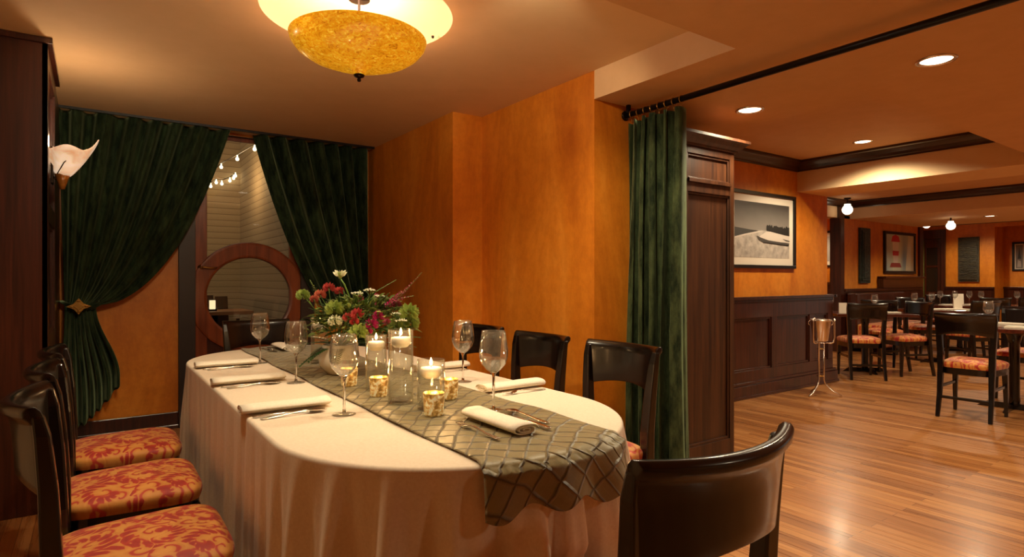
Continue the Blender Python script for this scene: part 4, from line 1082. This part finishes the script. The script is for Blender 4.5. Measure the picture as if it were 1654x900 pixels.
picture('wide_painting', 'dark painting in a broad black frame at the far right edge', ('x', 16.2), 2.9, 3.86, 1.25, 2.12, .14, .05, 0, [(srgb(70, 44, 30), rect), (srgb(150, 96, 60), [(.1, .1), (.6, .1), (.5, .6), (.2, .7)])])
M['carved'] = noisy('carved_dark_panel', srgb(34, 30, 20), srgb(70, 62, 40), (12, 12, 50), 4, .5, bs=.8, bd=.02)
M['carved_green'] = noisy('green_carved_panel', srgb(18, 24, 16), srgb(34, 48, 34), (12, 12, 20), 4, .5, bs=.8, bd=.02)
m = MB(); m.box(10.7, 11.06, 4.86, 4.9, 1.12, 2.07); m.box(10.74, 11.02, 4.845, 4.86, 1.16, 2.03); m.box(10.78, 10.98, 4.835, 4.845, 1.2, 1.99)
tag(m.build('carved_panel', M['carved_green'], bevel=.004), 'tall narrow dark green carved panel on the far wall left of the lighthouse', 'wall panel')
m = MB(); m.box(15.56, 15.6, 4.66, 5.04, 1.13, 2.1); m.box(15.545, 15.56, 4.69, 5.01, 1.16, 2.07)
for i in range(22): m.box(15.535, 15.545, 4.7, 5.0, 1.18 + i*.04, 1.2 + i*.04)
tag(m.build('carved_panel', M['carved'], bevel=.002), 'broad dark ridged panel on the far orange end wall', 'wall panel')

# far door
d2 = bpy.data.objects.new('door_2', None); COL.objects.link(d2); d2['kind'] = 'structure'
m = MB(); m.box(15.55, 15.7, 5.28, 5.36, 0, 2.3); m.box(15.55, 15.7, 6.05, 6.13, 0, 2.3); m.box(15.55, 15.7, 5.36, 6.05, 2.1, 2.3); m.build('door_frame', M['mahogany'], d2, bevel=.004)
m = MB(); m.box(15.6, 15.64, 5.36, 5.44, 0, 2.1); m.box(15.6, 15.64, 5.66, 5.7, 0, 2.1); m.box(15.6, 15.64, 5.44, 5.66, 0, .9); m.box(15.6, 15.64, 5.44, 5.66, 1.9, 2.1); m.box(15.6, 15.64, 5.44, 5.66, 1.45, 1.5); m.build('door_leaf', M['mahogany'], d2, bevel=.004)
boxes((15.615, 15.62, 5.43, 5.67, .88, 1.92)).build('pane', flat('dark_glass', srgb(30, 28, 24), .1), d2)
o = MB().grid(lambda s, t: (15.62 + .015*sin(s*30), 5.70 + .16*s, 2.1 - 2.08*t), 30, 4).build('strip_curtain', flat('olive_cloth', srgb(124, 130, 60), .8), smooth=True, solid=.004)
tag(o, 'narrow olive green curtain strip in the far doorway', 'curtain')

# ------------------------------------------------------------------ hall tables and chairs
def hall_table(x, y, sx, sy, label, rz=0):
    t = thing('restaurant_table', label, 'table', (x, y, 0), rz, 'restaurant tables')
    MB().box(-sx/2, sx/2, -sy/2, sy/2, .725, .76).build('tabletop', M['table_wood'], t, bevel=.006)
    MB().lathe([(0, .04), (.035, .04), (.045, .08), (.04, .12), (.04, .6), (.06, .68), (.1, .725), (0, .725)], 20).build('pedestal', M['chair_wood'], t, smooth=True)
    m = MB()
    for a in (0, 1): m.xf(Matrix.Identity(4)); m.loft([[(-.28*(1-a), -.28*a, .0), (.28*(1-a), .28*a, 0), (.28*(1-a)+.03*a, .28*a+.03*(1-a), 0), (-.28*(1-a)+.03*a, -.28*a+.03*(1-a), 0)], [(-.2*(1-a), -.2*a, .05), (.2*(1-a), .2*a, .05), (.2*(1-a)+.03*a, .2*a+.03*(1-a), .05), (-.2*(1-a)+.03*a, -.2*a+.03*(1-a), .05)]])
    m.build('foot_cross', M['chair_wood'], t)
hall_table(8.15, 3.65, .95, .7, 'red-topped restaurant table just behind the corner of the hall wall', RAD(-42))
hall_table(9.9, 3.42, 1.1, .7, 'restaurant table with white place mats behind the angled chairs', RAD(-35))
hall_table(6.9, 1.80, .85, .62, 'restaurant table at the right edge beyond the lone chair', RAD(4))
hall_table(11.75, 3.78, 1.0, .7, 'long restaurant table farthest back before the end wall', RAD(-35))
hall_table(12.6, 3.0, 1.0, .7, 'restaurant table near the right edge, under the far downlight', RAD(-35))
GH = 'restaurant chairs in the dining hall'
place_chair(6.28, 1.92, -88, 'dark chair seen from behind, standing alone on the open floor at right', GH)
place_chair(7.64, 3.48, -46, 'dark chair seen from behind beside the hall wall corner', GH)
place_chair(8.30, 3.27, 62, 'dark chair turned toward the table just right of the one by the wall corner', GH)
place_chair(9.02, 3.80, -80, 'dark chair at the left end of the table with white mats', GH)
place_chair(9.62, 2.98, -25, 'dark chair at the near side of the table with white mats', GH)
place_chair(6.95, 1.30, 0, 'chair cropped by the right edge beside the nearest restaurant table', GH)
place_chair(7.58, 1.90, 94, 'dark chair on the far side of the nearest restaurant table', GH)
place_chair(10.30, 3.82, 145, 'dark chair on the far side of the table with white mats', GH)
place_chair(11.35, 3.32, -40, 'dark chair in front of the farthest long table, left one', GH)
place_chair(11.85, 2.98, -40, 'dark chair in front of the farthest long table, nearer the right edge', GH)
place_chair(12.25, 4.12, 145, 'dark chair on the far side of the farthest long table', GH)
GW = 'wine glasses on the restaurant tables'
def wineH(x, y, label, s=.9): wine(x, y, .761, label, GW, s)
wineH(9.72, 3.68, 'wine glass at the left end of the table with white mats'); wineH(10.05, 3.58, 'wine glass at the right end of the table with white mats')
wineH(11.52, 3.98, 'wine glass at the left end of the farthest long table'); wineH(11.72, 3.84, 'wine glass second from the left on the farthest long table'); wineH(11.98, 3.72, 'wine glass third from the left on the farthest long table'); wineH(12.05, 3.58, 'wine glass at the right end of the farthest long table')
wineH(12.4, 3.2, 'wine glass on the table under the far downlight, left one'); wineH(12.75, 2.95, 'wine glass on the table under the far downlight, right one')
wineH(7.83, 3.93, 'wine glass on the red-topped table behind the wall corner'); wineH(6.75, 1.95, 'wine glass on the nearest restaurant table at the right edge')
wineH(8.3, 3.6, 'wine glass on the right half of the red-topped table')
def hn(x, y, label, sx=.09, sy=.24, h=.02, rz=RAD(-35)):
    m = MB(); 
    for k in range(3): m.box(-sx/2 + .002*k, sx/2 - .003*k, -sy/2, sy/2 - .004*k, h*k/3, h*(k+1)/3 - .0006)
    o = m.build('folded_napkin', M['napkin'], bevel=.002, loc=(x, y, .761)); o.rotation_euler[2] = rz; tag(o, label, 'napkin', 'folded napkins on the restaurant tables')
hn(9.58, 3.50, 'broad white cloth at the left end of the table with white mats', .36, .24, .014); hn(9.92, 3.28, 'broad white cloth at the near edge of the table with white mats', .36, .24, .014)
hn(11.45, 3.82, 'white folded napkin at the left of the farthest long table', .3, .12, .02); hn(11.85, 3.6, 'white folded napkin at the right of the farthest long table', .3, .12, .02)
hn(6.66, 1.68, 'white folded napkin on the nearest restaurant table at the right edge', .1, .24, .02, 0); hn(7.1, 1.9, 'white folded napkin on the far half of the nearest restaurant table', .1, .24, .02, 0)
hn(12.5, 2.95, 'white folded napkin on the table under the far downlight', .24, .1, .02)
hn(7.98, 3.6, 'white folded napkin lying on the red-topped table', .26, .12, .012); hn(8.35, 3.42, 'white folded napkin on the right end of the red-topped table', .2, .1, .012)
def tent(x, y, label, h=.13, w=.09):
    m = MB(); m.loft([[(-w/2, -.02, 0), (w/2, -.02, 0), (w/2, .02, 0), (-w/2, .02, 0)], [(-w/2, -.004, h), (w/2, -.004, h), (w/2, .004, h), (-w/2, .004, h)]])
    o = m.build('menu_card', M['napkin'], loc=(x, y, .761)); o.rotation_euler[2] = RAD(-50); tag(o, label, 'card', 'standing white cards')
tent(7.78, 3.75, 'white standing card on the red-topped table behind the wall corner'); tent(10.12, 3.28, 'white standing card on the table with white mats', .14, .1); tent(11.93, 3.86, 'white standing card on the farthest long table', .18, .15); tent(6.62, 1.95, 'white standing card on the nearest restaurant table at the right edge', .1, .09)
# banquette along the rear dado
bn = thing('banquette', 'dark upholstered banquette along the dado under the carved panel', 'bench', (11.0, 4.55, 0))
MB().box(-.85, .95, .12, .28, .1, .96).build('backrest', M['mahogany'], bn, bevel=.02); MB().box(-.85, .95, -.28, .12, .1, .46).build('seat', M['damask'], bn, bevel=.03)
